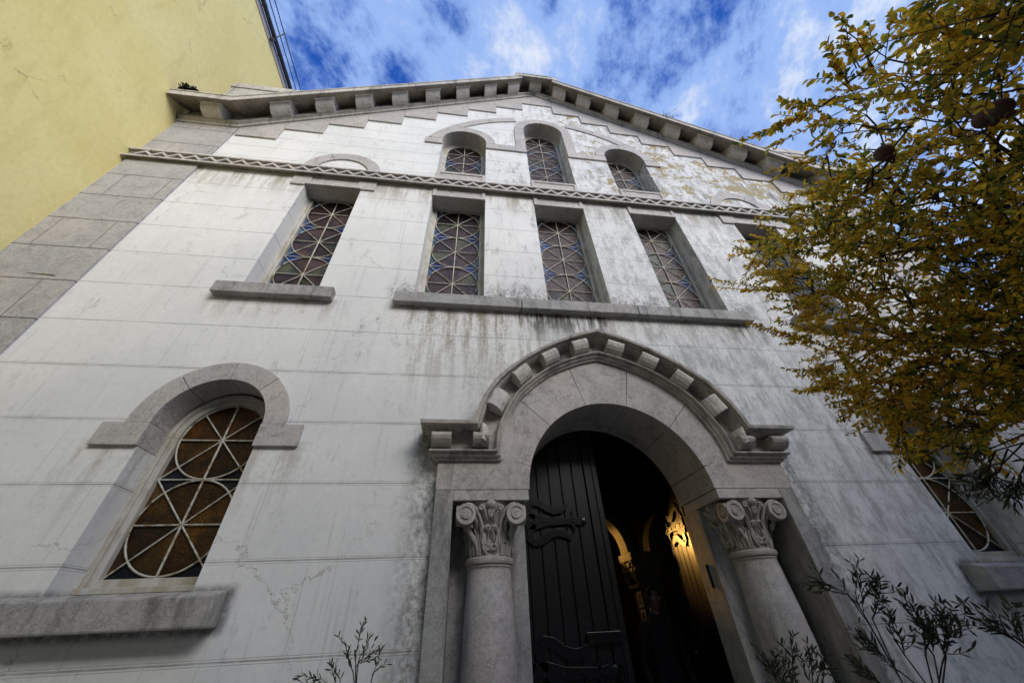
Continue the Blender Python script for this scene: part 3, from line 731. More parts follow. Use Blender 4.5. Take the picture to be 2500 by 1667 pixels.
def abracket(o, T, N, half, shear=0):
    """rounded bracket: o = point on the frieze start, T along, N outward (both in xz)"""
    prof = [(.005, 3.215), (.015, 3.12), (.04, 3.085), (.08, 3.058), (.12, 3.045), (.15, 3.05), (.165, 3.062), (.18, 3.08), (.18, 3.215)]
    mb = MB(); rows = []
    for k in (-half, half):
        rows.append([(o[0]+T[0]*k+N[0]*n, y, o[1]+T[1]*k+N[1]*n) for n, y in prof])
    mb.grid(rows, close=True, cap=True); return mb
for s in (-1, 1):
    for u in (.105, .32, .535, .745):
        p0, q0 = inner_c(s*u), outer_c(s*u); p1 = inner_c(s*(u+.01))
        T = Vector((p1[0]-p0[0], p1[1]-p0[1])).normalized(); N = Vector((q0[0]-p0[0], q0[1]-p0[1])); Ln = N.length; N.normalize()
        Np = Vector((-T.y, T.x)); Np = Np if Np.dot(N) > 0 else -Np
        k = (Ln*.53)/.18
        o = (p0[0]+N.x*Ln*.285, p0[1]+N.y*Ln*.285)
        b = abracket((0, 0), (T.x, T.y), (Np.x*k, Np.y*k), .098)
        b.v = [(v[0]+o[0], v[1], v[2]+o[1]) for v in b.v]
        b.build('bracket', 'bracket', arv, bevel=.005)
    b = abracket((s*1.68, zin+(zout-zin)*.285), (1, 0), (0, .73), .088); b.build('bracket', 'portald', arv, bevel=.005)
    # elbow bracket where the arch turns into the horizontal return
    pe = lerp(inner_c(s), outer_c(s), .3); qe = lerp(inner_c(s*.93), outer_c(s*.93), .3)
    b = abracket((s*1.325, zin+(zout-zin)*.285), (1, 0), (0, .73), .075); b.build('bracket', 'portald', arv, bevel=.005)
    b = abracket((0, 0), (0, 1), (-s*0+s*.5, .18), .08)
    b.v = [(v[0]+s*1.245, v[1], v[2]+2.87) for v in b.v]; b.build('bracket', 'bracket', arv, bevel=.005)
for s in (-1, 1):
    mb = MB(); a, b_ = sorted((s*1.549, s*1.70)); mb.box(a, b_, 3.222, 3.9, -.1, 2.425); mb.build('portal_strip', 'strip', church, bevel=.004)
    mb = MB(); a, b_ = sorted((s*.885, s*1.549)); mb.box(a, b_, 3.61, 3.90, -.1, 2.335); mb.build('portal_pier', 'strip', church, bevel=.005)
    if s > 0:
        mb = MB(); mb.tube([(.878, 3.74, 1.70), (.876, 3.74, 1.86)], .013, 8); mb.ball((.877, 3.74, 1.86), .014, 6).ball((.877, 3.74, 1.70), .014, 6); mb.build('doorpost_case', 'iron', church, smooth=True)

# ------------------------------------------------------------------ columns
def spiral(c, r0, r1, a0, turns, n=40):
    return [(c[0]+(r0+(r1-r0)*i/n)*math.cos(a0+turns*2*math.pi*i/n), c[1]+(r0+(r1-r0)*i/n)*math.sin(a0+turns*2*math.pi*i/n)) for i in range(n+1)]
def make_column(cx, cy, lab):
    sh = MB()
    sh.lathe([(.27, -1.9), (.27, -1.72), (.245, -1.68), (.25, -1.62), (.225, -1.58)], (cx, cy, 1.9), 40)
    sh.lathe([(.218, -1.58), (.214, -1.2), (.207, -.7), (.196, -.35), (.183, -.12), (.178, -.05), (.181, -.035), (.187, -.03)], (cx, cy, 1.9), 48)
    col = sh.build('column', 'column', church, smooth=True); col['label'] = lab
    cp = MB()
    cp.lathe([(.180, 1.868), (.188, 1.872), (.188, 1.882), (.182, 1.886), (.199, 1.893), (.207, 1.912), (.204, 1.932), (.190, 1.942), (.180, 1.945),
              (.178, 2.0), (.186, 2.08), (.205, 2.16), (.238, 2.24), (.27, 2.30), (.285, 2.335)], (cx, cy, 0), 48)
    # face frames: u across, w up, o outwards
    for fi, (ux, uy, ox, oy) in enumerate(((1, 0, 0, -1), (0, 1, -1, 0), (-1, 0, 0, 1), (0, -1, 1, 0))):
        def P3(u, w, o): return (cx+ux*u+ox*o, cy+uy*u+oy*o, w)
        def bell(w):     # radius of the bell at height w
            return np.interp(w, [1.945, 2.0, 2.08, 2.16, 2.24, 2.33], [.180, .180, .188, .208, .24, .285])
        def on(u, w, e=0.0):
            r = bell(w)+e; uu = max(-.98, min(.98, u/max(r, .01)))
            return P3(u, w, r*math.sqrt(1-uu*uu))
        nrm = (ox, oy, 0)
        for s in (-1, 1):
            vc = (s*.211, 2.235); ov = .284 if fi % 2 == 0 else .283
            # volute disc with raised boss and spiral rim
            def disc(r, o0, o1, c=vc, n=22):
                f = [P3(c[0]+r*math.cos(2*math.pi*k/n), c[1]+r*math.sin(2*math.pi*k/n), o1) for k in range(n)]
                g = [P3(c[0]+r*math.cos(2*math.pi*k/n), c[1]+r*math.sin(2*math.pi*k/n), o0) for k in range(n)]
                cp.grid([g, f], close=True, cap=True)
            rr = .083 if fi % 2 == 0 else .0805
            disc(rr, .19, ov)
            K2 = 28
            cp.grid([[P3(vc[0]+q_*math.cos(2*math.pi*k/K2), vc[1]+q_*math.sin(2*math.pi*k/K2), o_) for k in range(K2)] for q_, o_ in ((rr, ov-.004), (rr-.001, ov+.010), (.056, ov+.010), (.052, ov-.004))], close=True)
            disc(.038, ov-.01, ov+.014)
            cp.tube([P3(a, b, ov+.014) for a, b in spiral((vc[0]+s*.004, vc[1]-.002), .022, .016, R_(40), .6*s, 12)], .004, 6)
            # stem rising from the centre to the volute
            st = [on(s*.045, 2.02, .012), on(s*.055, 2.09, .014), on(s*.075, 2.16, .02), P3(s*.100, 2.225, .245), P3(s*.128, 2.280, .268), P3(s*.170, 2.309, .282), P3(s*.211, 2.318, .286)]
            cp.tube(st, [.011, .013, .014, .014, .013, .012, .008], 8)
            st = [on(s*.10, 2.06, .006), on(s*.115, 2.13, .008), P3(s*.125, 2.19, .235), P3(s*.13, 2.235, .235)]
            cp.tube(st, [.008, .010, .012, .010], 6)
            # small helix beside the flower
            hx = [P3(s*.03, 2.20, .235), P3(s*.05, 2.25, .262), P3(s*.062, 2.285, .272)]
            hx += [P3(s*a, b, .276) for a, b in spiral((.081, 2.283), .022, .007, R_(170), -1.15, 18)]
            cp.tube(hx, [.012]*4+[.009]*(len(hx)-4), 6)
            # heart-shaped leaf pair, rims and ribs
            lf = [(.030, 1.955), (.058, 1.99), (.070, 2.05), (.062, 2.105), (.048, 2.145), (.028, 2.155), (.012, 2.148), (.010, 2.125), (.022, 2.095), (.034, 2.06), (.026, 2.048)]
            cp.tube([on(s*a, b, .016+.010*math.sin(i/10*math.pi)) for i, (a, b) in enumerate(lf)], [.006, .010, .012, .012, .012, .011, .010, .009, .008, .007, .006], 6)
            sm = spiral((.020, 2.005), .026, .014, R_(60), -.95, 18)
            cp.tube([on(s*a, b, .020) for a, b in sm], [.009]*19, 6)
            for a in (.085, .108, .130):
                cp.tube([on(s*a, 1.95, .004), on(s*(a+.003), 2.02, .012), on(s*(a-.004), 2.09, .015), on(s*(a-.018), 2.14, .016)], [.010, .012, .011, .007], 6)
            lf2 = [(.075, 2.10), (.088, 2.165), (.108, 2.185), (.128, 2.178), (.135, 2.15), (.128, 2.11)]
            cp.tube([on(s*a, b, .022) for a, b in lf2], [.008, .010, .011, .010, .009, .007], 6)
            # corner leaf curling under the volute
            cp.tube([on(s*.150, 1.95, .0), on(s*.158, 2.03, .012), P3(s*.172, 2.10, .165), P3(s*.185, 2.14, .20), P3(s*.178, 2.165, .222), P3(s*.163, 2.160, .226), P3(s*.160, 2.143, .222), P3(s*.170, 2.137, .22)], [.014, .018, .022, .02, .014, .011, .009, .007], 8)
        cp.ball(P3(0, 2.315, .262), .045, 12, (1, 1, .9))
        cp.tube([P3(0, 2.30, .25), P3(0, 2.24, .25)], [.02, .012], 8)
        cp.ball(P3(0, 2.245, .245), .034, 12, (.9, .9, 1.25))
        for a in (-.018, 0, .018): cp.tube([P3(a*.5, 2.285, .270), P3(a*1.2, 2.25, .280), P3(a, 2.215, .262)], [.003, .006, .003], 5)
        cp.box(*sorted((P3(-.03, 0, 0)[0], P3(.03, 0, .22)[0])), *sorted((P3(-.03, 0, 0)[1], P3(.03, 0, .22)[1])), 2.20, 2.21)
    cp.build('capital', 'capital', col, smooth=True)
    ab = MB(); ab.box(cx-.327, cx+.327, 3.224, 3.86, 2.338, 2.424); ab.build('abacus', 'portal', col, bevel=.005)
    return col
make_column(-1.222, 3.517, 'column left of the door'); make_column(1.222, 3.517, 'column right of the door')

# ------------------------------------------------------------------ door leaves
def leaf_top(x, r=.93): return 2.414+math.sqrt(max(0, r*r-x*x))
def scroll_strap(mb, x0, z, sgn=1, sc=1.0, y=-.012):
    def ribbon(pts, wd, th=.012):
        rows = []
        for i, (a, b) in enumerate(pts):
            p, q = pts[max(i-1, 0)], pts[min(i+1, len(pts)-1)]
            d = Vector((q[0]-p[0], q[1]-p[1])).normalized(); n = (-d.y*wd[i], d.x*wd[i])
            rows.append([(a+n[0], y-th, b+n[1]), (a-n[0], y-th, b-n[1]), (a-n[0], y+.012, b-n[1]), (a+n[0], y+.012, b+n[1])])
        mb.grid(rows, close=True, cap=True)
    X = lambda a: x0+sgn*a*sc
    bar = [(X(0), z), (X(.12), z), (X(.26), z), (X(.40), z), (X(.52), z), (X(.60), z)]
    ribbon(bar, [.055*sc, .075*sc, .038*sc, .030*sc, .026*sc, .040*sc])
    for s in (-1, 1):
        c = [(.13, .03), (.08, .10), (.07, .17), (.12, .215), (.19, .20), (.26, .145), (.33, .115), (.40, .125), (.46, .165), (.475, .20)]
        ribbon([(X(a), z+s*b*sc*.85) for a, b in c], [k*sc for k in (.02, .032, .04, .036, .034, .034, .036, .034, .022, .006)])
        c = [(.50, .02), (.53, .06), (.52, .095)]
        ribbon([(X(a), z+s*b*sc) for a, b in c], [.02*sc, .014*sc, .006*sc])
        c = [(.0, .03), (.03, .07), (.015, .10)]
        ribbon([(X(a), z+s*b*sc) for a, b in c], [.03*sc, .022*sc, .008*sc])
    mb.ball((X(.625), y-.004, z), .035*sc, 8, (1, .4, 1))
    for a, b in ((.10, 0), (.24, 0), (.38, 0), (.52, 0), (.105, .165), (.105, -.165)): mb.ball((X(a), y-.014, z+b*sc), .011, 6, (1, .7, 1))
def make_leaf(sgn, lab):
    """leaf in its own frame: hinge side at x=0, free edge at x=sgn*.93, front face at y=0"""
    W = .925; lf = MB(); r_ = W
    def ztop(a): return 2.414+math.sqrt(max(0, r_*r_-(W-a)**2))
    def col_poly(a0, a1, z0, inset=0, n=8):
        xs_ = [a0+(a1-a0)*i/n for i in range(n+1)]
        return [(sgn*a0, z0), (sgn*a1, z0)]+[(sgn*a, ztop(a)-inset) for a in xs_[::-1]]
    back = col_poly(.0, W, .02, 0, 24); lf.prism(back, .022, .055)
    g = [.11, .245, .38, .515, .65, .79]
    for a, b in zip(g[:-1], g[1:]): lf.prism(col_poly(a+.006, b-.006, .12, .10), .004, .022)
    o = lf.build('door', 'doorwood', church, bevel=.004); o['label'] = lab
    st = MB()
    st.prism(col_poly(0, .108, .02, .0), -.008, .021); st.prism(col_poly(.794, W, .02, .0), -.008, .021)
    st.box(*sorted((sgn*.108, sgn*.794)), -.0075, .021, .02, .14)
    arcp = [(sgn*a, ztop(a)) for a in np.linspace(.108, .794, 14)]; arci = [(sgn*a, ztop(a)-.085) for a in np.linspace(.794, .108, 14)]
    st.prism(arcp+arci, -.0078, .021)
    st.box(*sorted((sgn*(W-.045), sgn*(W+.012))), -.02, -.0085, .02, 3.25)
    return o, st
def place(o, mats, loc, ang):
    for c in (o,)+mats:
        me = c.data
        Mx = Matrix.Translation(Vector(loc)) @ Matrix.Rotation(ang, 4, 'Z')
        off = woff(c.parent) if c.parent else Vector((0, 0, 0))
        for v in me.vertices:
            v.co = Mx @ (v.co+off)-off
# left leaf, closed; hinge at x=-.925
for sgn, loc, ang, lab in ((1, (-.925, 3.90, 0), 0, 'left door leaf, closed'), (-1, (.93, 3.93, 0), R_(-100), 'right door leaf, swung open inwards')):
    o, st = make_leaf(sgn, lab)
    kids = []
    k = st.build('door_frame', 'doorwood', None, bevel=.004); kids.append(k)
    s1 = MB(); scroll_strap(s1, sgn*.06, 2.30, sgn, 1.02); kids.append(s1.build('strap_hinge', 'iron', None, bevel=.002))
    s1 = MB(); scroll_strap(s1, sgn*.06, 1.165, sgn, 1.15); kids.append(s1.build('strap_hinge', 'iron', None, bevel=.002))
    s1 = MB(); s1.box(*sorted((sgn*.575, sgn*.885)), -.035, -.008, 1.335, 1.42)
    for a in (.60, .86):
        for b in (1.355, 1.40): s1.ball((sgn*a, -.036, b), .010, 6)
    kids.append(s1.build('bolt_plate', 'iron', None, bevel=.004))
    s1 = MB(); s1.tube([(sgn*.84, -.02, 1.20), (sgn*.84, -.07, 1.19), (sgn*.84, -.075, 1.06), (sgn*.84, -.02, 1.05)], [.02, .016, .016, .02], 8)
    kids.append(s1.build('door_handle', 'iron', None, smooth=True))
    # vertices were recorded relative to the parent offset; rebase children under the leaf
    for c in kids: c.parent = None
    Mx = Matrix.Translation(Vector(loc)) @ Matrix.Rotation(ang, 4, 'Z')
    off = woff(church)
    for v in o.data.vertices: v.co = Mx @ (v.co+off)-off
    for c in kids:
        for v in c.data.vertices: v.co = Mx @ v.co-off
        c.parent = o

# ------------------------------------------------------------------ interior seen through the door
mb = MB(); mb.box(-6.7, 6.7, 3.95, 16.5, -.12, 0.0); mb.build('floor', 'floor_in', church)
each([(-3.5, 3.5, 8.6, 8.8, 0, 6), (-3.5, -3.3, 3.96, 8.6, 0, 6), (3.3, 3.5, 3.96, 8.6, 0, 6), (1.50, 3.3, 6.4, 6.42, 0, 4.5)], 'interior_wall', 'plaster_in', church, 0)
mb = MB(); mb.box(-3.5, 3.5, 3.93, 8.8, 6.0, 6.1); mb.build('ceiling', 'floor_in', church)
mb = MB(); mb.box(.835, 1.12, 5.25, 5.50, 0, 1.80).box(.80, 1.15, 5.22, 5.56, 1.80, 1.84).box(.76, 1.22, 5.18, 5.62, 2.10, 2.19)
for k in range(4):
    f_ = k/3
    mb.box(.83-.05*f_, 1.13+.05*f_, 5.25-.04*f_, 5.51+.06*f_, 1.84+.065*k, 1.905+.065*k)
for yy in (5.27, 5.52):
    mb.tube([(.775, yy+.055*math.cos(a/3), 2.04+.05*math.sin(a/3)) for a in range(20)], .014, 6)
    mb.tube([(.80, yy, 1.86), (.79, yy+.02, 1.93), (.77, yy+.01, 1.98)], [.02, .025, .012], 6)
    mb.tube([(.80, yy-.04, 1.86), (.785, yy-.06, 1.93), (.77, yy-.05, 1.96)], [.02, .022, .012], 6)
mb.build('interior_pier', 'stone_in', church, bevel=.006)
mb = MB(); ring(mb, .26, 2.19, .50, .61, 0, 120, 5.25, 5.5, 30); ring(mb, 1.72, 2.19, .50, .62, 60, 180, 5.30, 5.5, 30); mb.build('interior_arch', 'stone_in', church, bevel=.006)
# lantern hanging in the nave, hidden behind the closed leaf
lx, ly, lz = .35, 6.2, 2.44
lant = empty('lantern', (lx, ly, lz), 'small glowing lantern hung inside behind the closed door leaf', 'lantern')
mb = MB(); mb.box(lx-.08, lx+.08, ly-.08, ly+.08, lz-.10, lz-.08).box(lx-.08, lx+.08, ly-.08, ly+.08, lz+.14, lz+.16)
for a in (lx-.075, lx+.065):
    for b in (ly-.075, ly+.065): mb.box(a, a+.01, b, b+.01, lz-.08, lz+.14)
mb.tube([(lx, ly, lz+.16), (lx, ly, 6.0)], .006, 6); mb.build('lantern_frame', 'iron', lant)
mb = MB(); mb.grid([[(lx+q_*math.cos(k*.2618), ly+q_*math.sin(k*.2618), lz+h_) for k in range(24)] for q_, h_ in ((.02, .20), (.10, .165), (.20, .055), (.195, .055), (.095, .155), (.02, .19))], close=True, cap=True); mb.build('light_cutoff_cone', 'iron', lant)  # unseen cone added to cut off the lantern's upward light
mb = MB(); mb.ball((lx, ly, lz), .035, 10)
m, t, b, P = newmat('lamp_bulb'); b.inputs['Emission Color'].default_value = (1, .55, .18, 1); b.inputs['Emission Strength'].default_value = 8
mb.build('bulb', m, lant, smooth='all')
pl = bpy.data.lights.new('lantern_light', 'POINT'); pl.energy = 11; pl.color = (1, .50, .11); pl.shadow_soft_size = .06
po = bpy.data.objects.new('lantern_light', pl); COL.objects.link(po); po.parent = lant; po.location = (0, 0, 0)
spl = bpy.data.lights.new('added_leaf_spot', 'SPOT'); spl.energy = 120; spl.color = (1, .50, .11); spl.shadow_soft_size = .05; spl.spot_size = R_(34); spl.spot_blend = .55  # extra spot added at the lantern, aimed at the open leaf
spo = bpy.data.objects.new('added_leaf_spot', spl); COL.objects.link(spo); spo.parent = lant; spo.location = (0, 0, 0)
spo.rotation_euler = Vector((-math.sin(R_(24)), math.cos(R_(24)), .20)).to_track_quat('Z', 'Y').to_euler()
# notices on the pier
def notice(y0, y1, z0, z1, lab):
    nt = empty('notice', (.832, (y0+y1)/2, z0), lab, 'notice', 'notices pinned to the inner pier')
    mb = MB(); mb.box(.829, .8325, y0, y1, z0, z1); mb.build('sheet', 'paper', nt)
    mb = MB(); r = random.Random(int(z0*100))
    n = 8
    for i in range(n):
        zz_ = z1-.03-(z1-z0-.05)*i/n; a = r.uniform(.15, .3); mb.box(.8275, .829, y0+(y1-y0)*a, y1-(y1-y0)*r.uniform(.1, .35), zz_-.008, zz_)
    mb.build('printed_lines', 'ink', nt)
notice(5.27, 5.41, 1.60, 1.77, 'upper printed sheet pinned to the pier inside the doorway')
notice(5.26, 5.40, 1.44, 1.58, 'lower printed sheet pinned to the pier inside the doorway')

# ------------------------------------------------------------------ person inside the doorway
def make_person(px_, py_):
    root = empty('person', (px_, py_, 0), 'person with close-cropped head in dark clothes standing in the shadow inside the doorway', 'person')
    T = lambda x, y, z: (px_+x, py_+y, z)
    def skinmesh(name, verts, edges, rad, mat, sub=2):
        me = bpy.data.meshes.new(name); off = root.location
        me.from_pydata([(v[0]-off[0], v[1]-off[1], v[2]-off[2]) for v in verts], edges, []); me.materials.append(MT[mat])
        o = bpy.data.objects.new(name, me); COL.objects.link(o); o.parent = root
        md = o.modifiers.new('skin', 'SKIN'); md.use_smooth_shade = True
        for i, r in enumerate(rad): me.skin_vertices[0].data[i].radius = r if hasattr(r, '__len__') else (r, r)
        me.skin_vertices[0].data[0].use_root = True
        s_ = o.modifiers.new('sub', 'SUBSURF'); s_.levels = sub; s_.render_levels = sub
        return o
    v = [T(0, 0, .95), T(0, 0, 1.12), T(0, -.01, 1.30), T(0, 0, 1.43), T(0, -.01, 1.49), T(0, -.02, 1.56)]
    r = [(.17, .115), (.15, .10), (.18, .12), (.12, .085), (.06, .06), (.058, .06)]
    e = [(0, 1), (1, 2), (2, 3), (3, 4), (4, 5)]
    for s in (-1, 1):
        k = len(v)
        v += [T(s*.10, 0, .88), T(s*.11, -.01, .50), T(s*.12, .02, .10), T(s*.13, -.10, .04)]
        r += [(.10, .10), (.062, .065), (.045, .05), (.045, .03)]; e += [(0, k), (k, k+1), (k+1, k+2), (k+2, k+3)]
        k = len(v)
        v += [T(s*.19, 0, 1.41), T(s*.24, .02, 1.14), T(s*.23, -.08, .90)]
        r += [(.065, .06), (.045, .045), (.032, .034)]; e += [(3, k), (k, k+1), (k+1, k+2)]
    skinmesh('clothes', v, e, r, 'cloth')
    for s in (-1, 1):
        v = [T(s*.23, -.085, .89), T(s*.23, -.10, .85), T(s*.228, -.11, .81)]; r = [(.026, .02), (.034, .017), (.036, .015)]
        e = [(0, 1), (1, 2)]
        for i, (dx, L) in enumerate(((-.027, .066), (-.009, .074), (.009, .069), (.026, .055))):
            k = len(v); v += [T(s*.228+dx, -.115, .80), T(s*.228+dx*1.1, -.122, .80-L*.5), T(s*.226+dx*1.05, -.112, .80-L)]
            r += [.0095, .0085, .007]; e += [(2, k), (k, k+1), (k+1, k+2)]
        k = len(v); v += [T(s*.205, -.115, .845), T(s*.195, -.13, .815), T(s*.198, -.135, .79)]; r += [.012, .0095, .008]; e += [(1, k), (k, k+1), (k+1, k+2)]
        skinmesh('hand', v, e, r, 'skin', 1)
    # head: sculpted grid
    hc = Vector(T(0, -.03, 1.655)); rows = []
    N_, K_ = 20, 28
    for i in range(N_+1):
        th = math.pi*i/N_; row = []
        for k in range(K_):
            ph = 2*math.pi*k/K_
            x_, y_, z_ = math.sin(th)*math.sin(ph), -math.sin(th)*math.cos(ph), math.cos(th)
            rx, ry, rz = .076, .097, .122
            jaw = max(0, -z_-.1); rx *= 1-.32*jaw; ry *= 1-.20*jaw
            if y_ < 0 and z_ < .15: ry *= 1-.06*max(0, -y_)
            p = Vector((x_*rx, y_*ry, z_*rz))
            f = max(0, -y_)
            p.y -= .026*f**8*math.exp(-((z_+.12)/.17)**2)*math.exp(-(x_/.16)**2)       # nose
            p.y -= .008*f**4*math.exp(-((z_-.22)/.08)**2)                                # brow
            p.y += .012*f**4*math.exp(-((z_-.06)/.09)**2)*(math.exp(-((abs(x_)-.33)/.14)**2))
            p.y -= .007*f**4*math.exp(-((z_+.48)/.08)**2)*math.exp(-(x_/.3)**2)           # lips
            p.y -= .010*f**3*math.exp(-((z_+.80)/.14)**2)*math.exp(-(x_/.3)**2)           # chin
            row.append(hc+p)
        rows.append(row)
    mb = MB(); mb.grid(rows, close=True)
    for s in (-1, 1):
        mb.tube([hc+Vector((s*.074, .005, .022)), hc+Vector((s*.086, .012, .018)), hc+Vector((s*.088, .015, -.01)), hc+Vector((s*.078, .008, -.032))], [.008, .012, .011, .006], 8)
    mb.tube([hc+Vector((0, .01, -.07)), hc+Vector((0, .015, -.17))], [.052, .058], 12)
    hd = mb.build('head', 'skin', root, smooth='all')
    for s in (-1, 1): mb = MB(); mb.ball(hc+Vector((s*.030, -.080, .010)), .0115, 8); mb.build('eye', 'eye', hd, smooth='all')
    mb = MB(); rows2 = [[hc+(p-hc)*1.025 for p in row] for row in rows[:9]]
    rows2 = [[q if (q-hc).y > -.072 or (q-hc).z > .085 else hc+(q-hc)*.95 for q in row] for row in rows2]
    mb.grid(rows2, close=True); mb.build('cropped_hair', 'cloth', root, smooth='all')
make_person(.70, 4.72)

# ================================================================== YELLOW BUILDING
yb = empty('yellow_building', (-7.0, 3, 0), 'tall plain yellow rendered building side rising beside the left corner of the church', 'building')
mb = MB(); mb.box(-15, -6.972, -9, 14, -.2, 13.56); mb.build('wall', 'yellow', yb)
mb = MB(); mb.box(-15, -6.955, -9, 14, 13.56, 13.78); mb.build('eaves_board', 'fascia_y', yb, bevel=.01)
mb = MB(); mb.tube([(-6.89, -9, 13.80), (-6.89, 14, 13.80)], .055, 10)
for i in range(23): mb.tube([(-6.89, -8.6+i*1.0, 13.80), (-6.89, -8.57+i*1.0, 13.80)], .062, 10)
mb.build('gutter', 'gutter', yb, smooth=True)
for dx, dz in ((-6.86, 14.08), (-6.83, 14.32)):
    mb = MB(); mb.tube([(dx, -9, dz), (dx, 14, dz)], .013, 6); mb.build('cable', 'iron', yb)
for yy in (3.05, 8.0, -2.0):
    mb = MB(); mb.tube([(-6.93, yy, 13.66), (-6.88, yy, 13.9), (-6.85, yy, 14.12), (-6.825, yy, 14.36)], .016, 6); mb.box(-6.96, -6.86, yy-.03, yy+.03, 13.60, 13.72); mb.build('cable_bracket', 'gutter', yb)
mb = MB(); mb.add([(-15.3, -9.2, 13.78), (-6.95, -9.2, 13.78), (-6.95, 14.2, 13.78), (-15.3, 14.2, 13.78), (-11, -9.2, 15.0), (-11, 14.2, 15.0)], [(0, 1, 4), (1, 2, 5, 4), (2, 3, 5), (3, 0, 4, 5), (0, 3, 2, 1)]); mb.build('roof', 'roof', yb)

# ================================================================== GROUND
mb = MB(); mb.box(-60, 60, -60, 60, -.6, -.02)
g_ = mb.build('ground', 'pave'); tag(g_, kind='structure')
# added unseen blocks behind the camera and right, shading the lower facade
opp = empty('added_shade_building', (0, -8, 0), 'added unseen plain grey building that shades the lower church front', 'building')
mb = MB(); mb.box(-6.9, 16, -16, -6.8, -.1, 8.6); mb.build('wall', 'grey_render', opp)
mb = MB(); mb.box(-6.95, 16.1, -16.1, -6.7, 8.6, 8.9); mb.build('eaves', 'fascia_y', opp)
sde = empty('added_shade_wall', (9, 0, 0), 'added unseen grey wall that shades the right side of the church front', 'wall')  # unseen wall added to darken the right side
mb = MB(); mb.box(7.6, 8.0, -6.7, 8, -.1, 4.5); mb.build('wall', 'grey_render', sde)
mb = MB(); mb.box(7.54, 8.06, -6.6, 8.05, 4.5, 4.6); mb.build('coping', 'fascia_y', sde)

sb = empty('added_side_shade_block', (8.5, -3.5, 0), 'added unseen grey block that shades the lower right church front', 'building')  # added out of view to keep sun off the lower right facade
mb = MB(); mb.box(5.7, 12, -6.6, -1.2, -.1, 6.6); mb.build('wall', 'grey_render', sb)
mb = MB(); mb.box(5.6, 12.1, -6.65, -1.1, 6.6, 6.85); mb.build('eaves', 'fascia_y', sb)

# ================================================================== VEGETATION
def leafmesh(name, P_, D_, N_, L_, W_, C_, mat, parent, shape='oval', fold=.25, curl=.15):
    """vectorised leaves: base P, direction D, normal N, length, width, colour"""
    n = len(P_); S = np.cross(D_, N_); S /= np.linalg.norm(S, axis=1)[:, None]+1e-9
    N2 = np.cross(S, D_)
    if shape == 'oval': ts = [(0, 0), (.28, .36), (.62, .5), (.88, .30)]
    else: ts = [(0, 0), (.25, .40), (.6, .5), (.85, .24)]
    pts = []
    L = L_[:, None]; W = W_[:, None]
    for tt, ww in ts:
        mid = P_+D_*L*tt-N2*L*curl*(tt*tt)
        if ww == 0: pts.append(mid)
        else:
            pts.append(mid+S*W*ww+N2*W*ww*fold*2); pts.append(mid); pts.append(mid-S*W*ww+N2*W*ww*fold*2)
    pts.append(P_+D_*L-N2*L*curl)
    V_ = np.stack(pts, 1).reshape(-1, 3); k = len(pts)
    tri = [(0, 1, 2), (0, 2, 3), (1, 4, 5, 2), (2, 5, 6, 3), (4, 7, 8, 5), (5, 8, 9, 6), (7, 10, 8), (8, 10, 9)]
    me = bpy.data.meshes.new(name); off = woff(parent) if parent else Vector((0, 0, 0))
    V_ = V_-np.array(off)
    base = (np.arange(n)*k)
    lt = np.array([len(f) for f in tri]); flat = np.array([i for f in tri for i in f])
    loops = (base[:, None]+flat[None, :]).ravel()
    sizes = np.tile(lt, n); starts = np.concatenate(([0], np.cumsum(sizes)[:-1]))
    me.vertices.add(len(V_)); me.vertices.foreach_set('co', V_.astype(np.float32).ravel())
    me.loops.add(len(loops)); me.loops.foreach_set('vertex_index', loops.astype(np.int32))
    me.polygons.add(len(sizes)); me.polygons.foreach_set('loop_start', starts.astype(np.int32))
    me.update(calc_edges=True); me.validate()
    ca = me.color_attributes.new('Col', 'FLOAT_COLOR', 'POINT')
    arr = np.ones((len(V_), 4), np.float32); arr[:, :3] = np.repeat(C_, k, axis=0)
    ca.data.foreach_set('color', arr.ravel())
    me.materials.append(MT[mat])
    for p in me.polygons: p.use_smooth = True
    o = bpy.data.objects.new(name, me); COL.objects.link(o); o.parent = parent
    return o
rng = np.random.default_rng(11)
def unit(v): return v/(np.linalg.norm(v, axis=-1, keepdims=True)+1e-9)
camv = np.array(CAM)
def pt3(px, py, d):
    r = ray(px, py); return np.array(CAM+r*d)

tree = empty('pomegranate_tree', (2.75, .75, 0), 'leafy tree with yellow and green autumn leaves and brown fruits overhanging the right side', 'tree')
root = np.array([2.75, .75, 0.0])
# crown outline as directions (pixels of the photograph) with a distance from the camera
poly = [(2234, 20), (2180, 110), (2110, 150), (2057, 85), (2010, 120), (2025, 165), (1970, 210), (1925, 260), (1915, 300), (1850, 335), (1905, 365), (1930, 400), (1900, 425), (1955, 455), (1960, 510),
        (1910, 520), (1870, 570), (1800, 615), (1820, 650), (1860, 665), (1735, 715), (1830, 700), (1900, 715), (1880, 745), (1850, 785), (1950, 790), (1960, 840), (1950, 870), (1985, 905), (1940, 915), (2000, 930),
        (1975, 950), (2050, 965), (2060, 1005), (2110, 1040), (2130, 1000), (2180, 1080), (2215, 1040), (2260, 1110), (2290, 1050), (2360, 1085), (2420, 1030), (2500, 1050), (2750, 1000), (2800, 500), (2700, -150), (2350, -200)]
def inpoly(x, y):
    c = False; n = len(poly)
    for i in range(n):
        (x0, y0), (x1, y1) = poly[i], poly[i-1]
        if (y0 > y) != (y1 > y) and x < (x1-x0)*(y-y0)/(y1-y0)+x0: c = not c
    return c
def basedist(px, py):
    a = np.interp(py, [0, 300, 600, 900, 1150], [2.5, 2.7, 3.0, 3.1, 2.9])
    return a-np.interp(px, [1800, 2150, 2500, 2800], [-.35, 0, .25, .3])
anch = []; dens_map = []
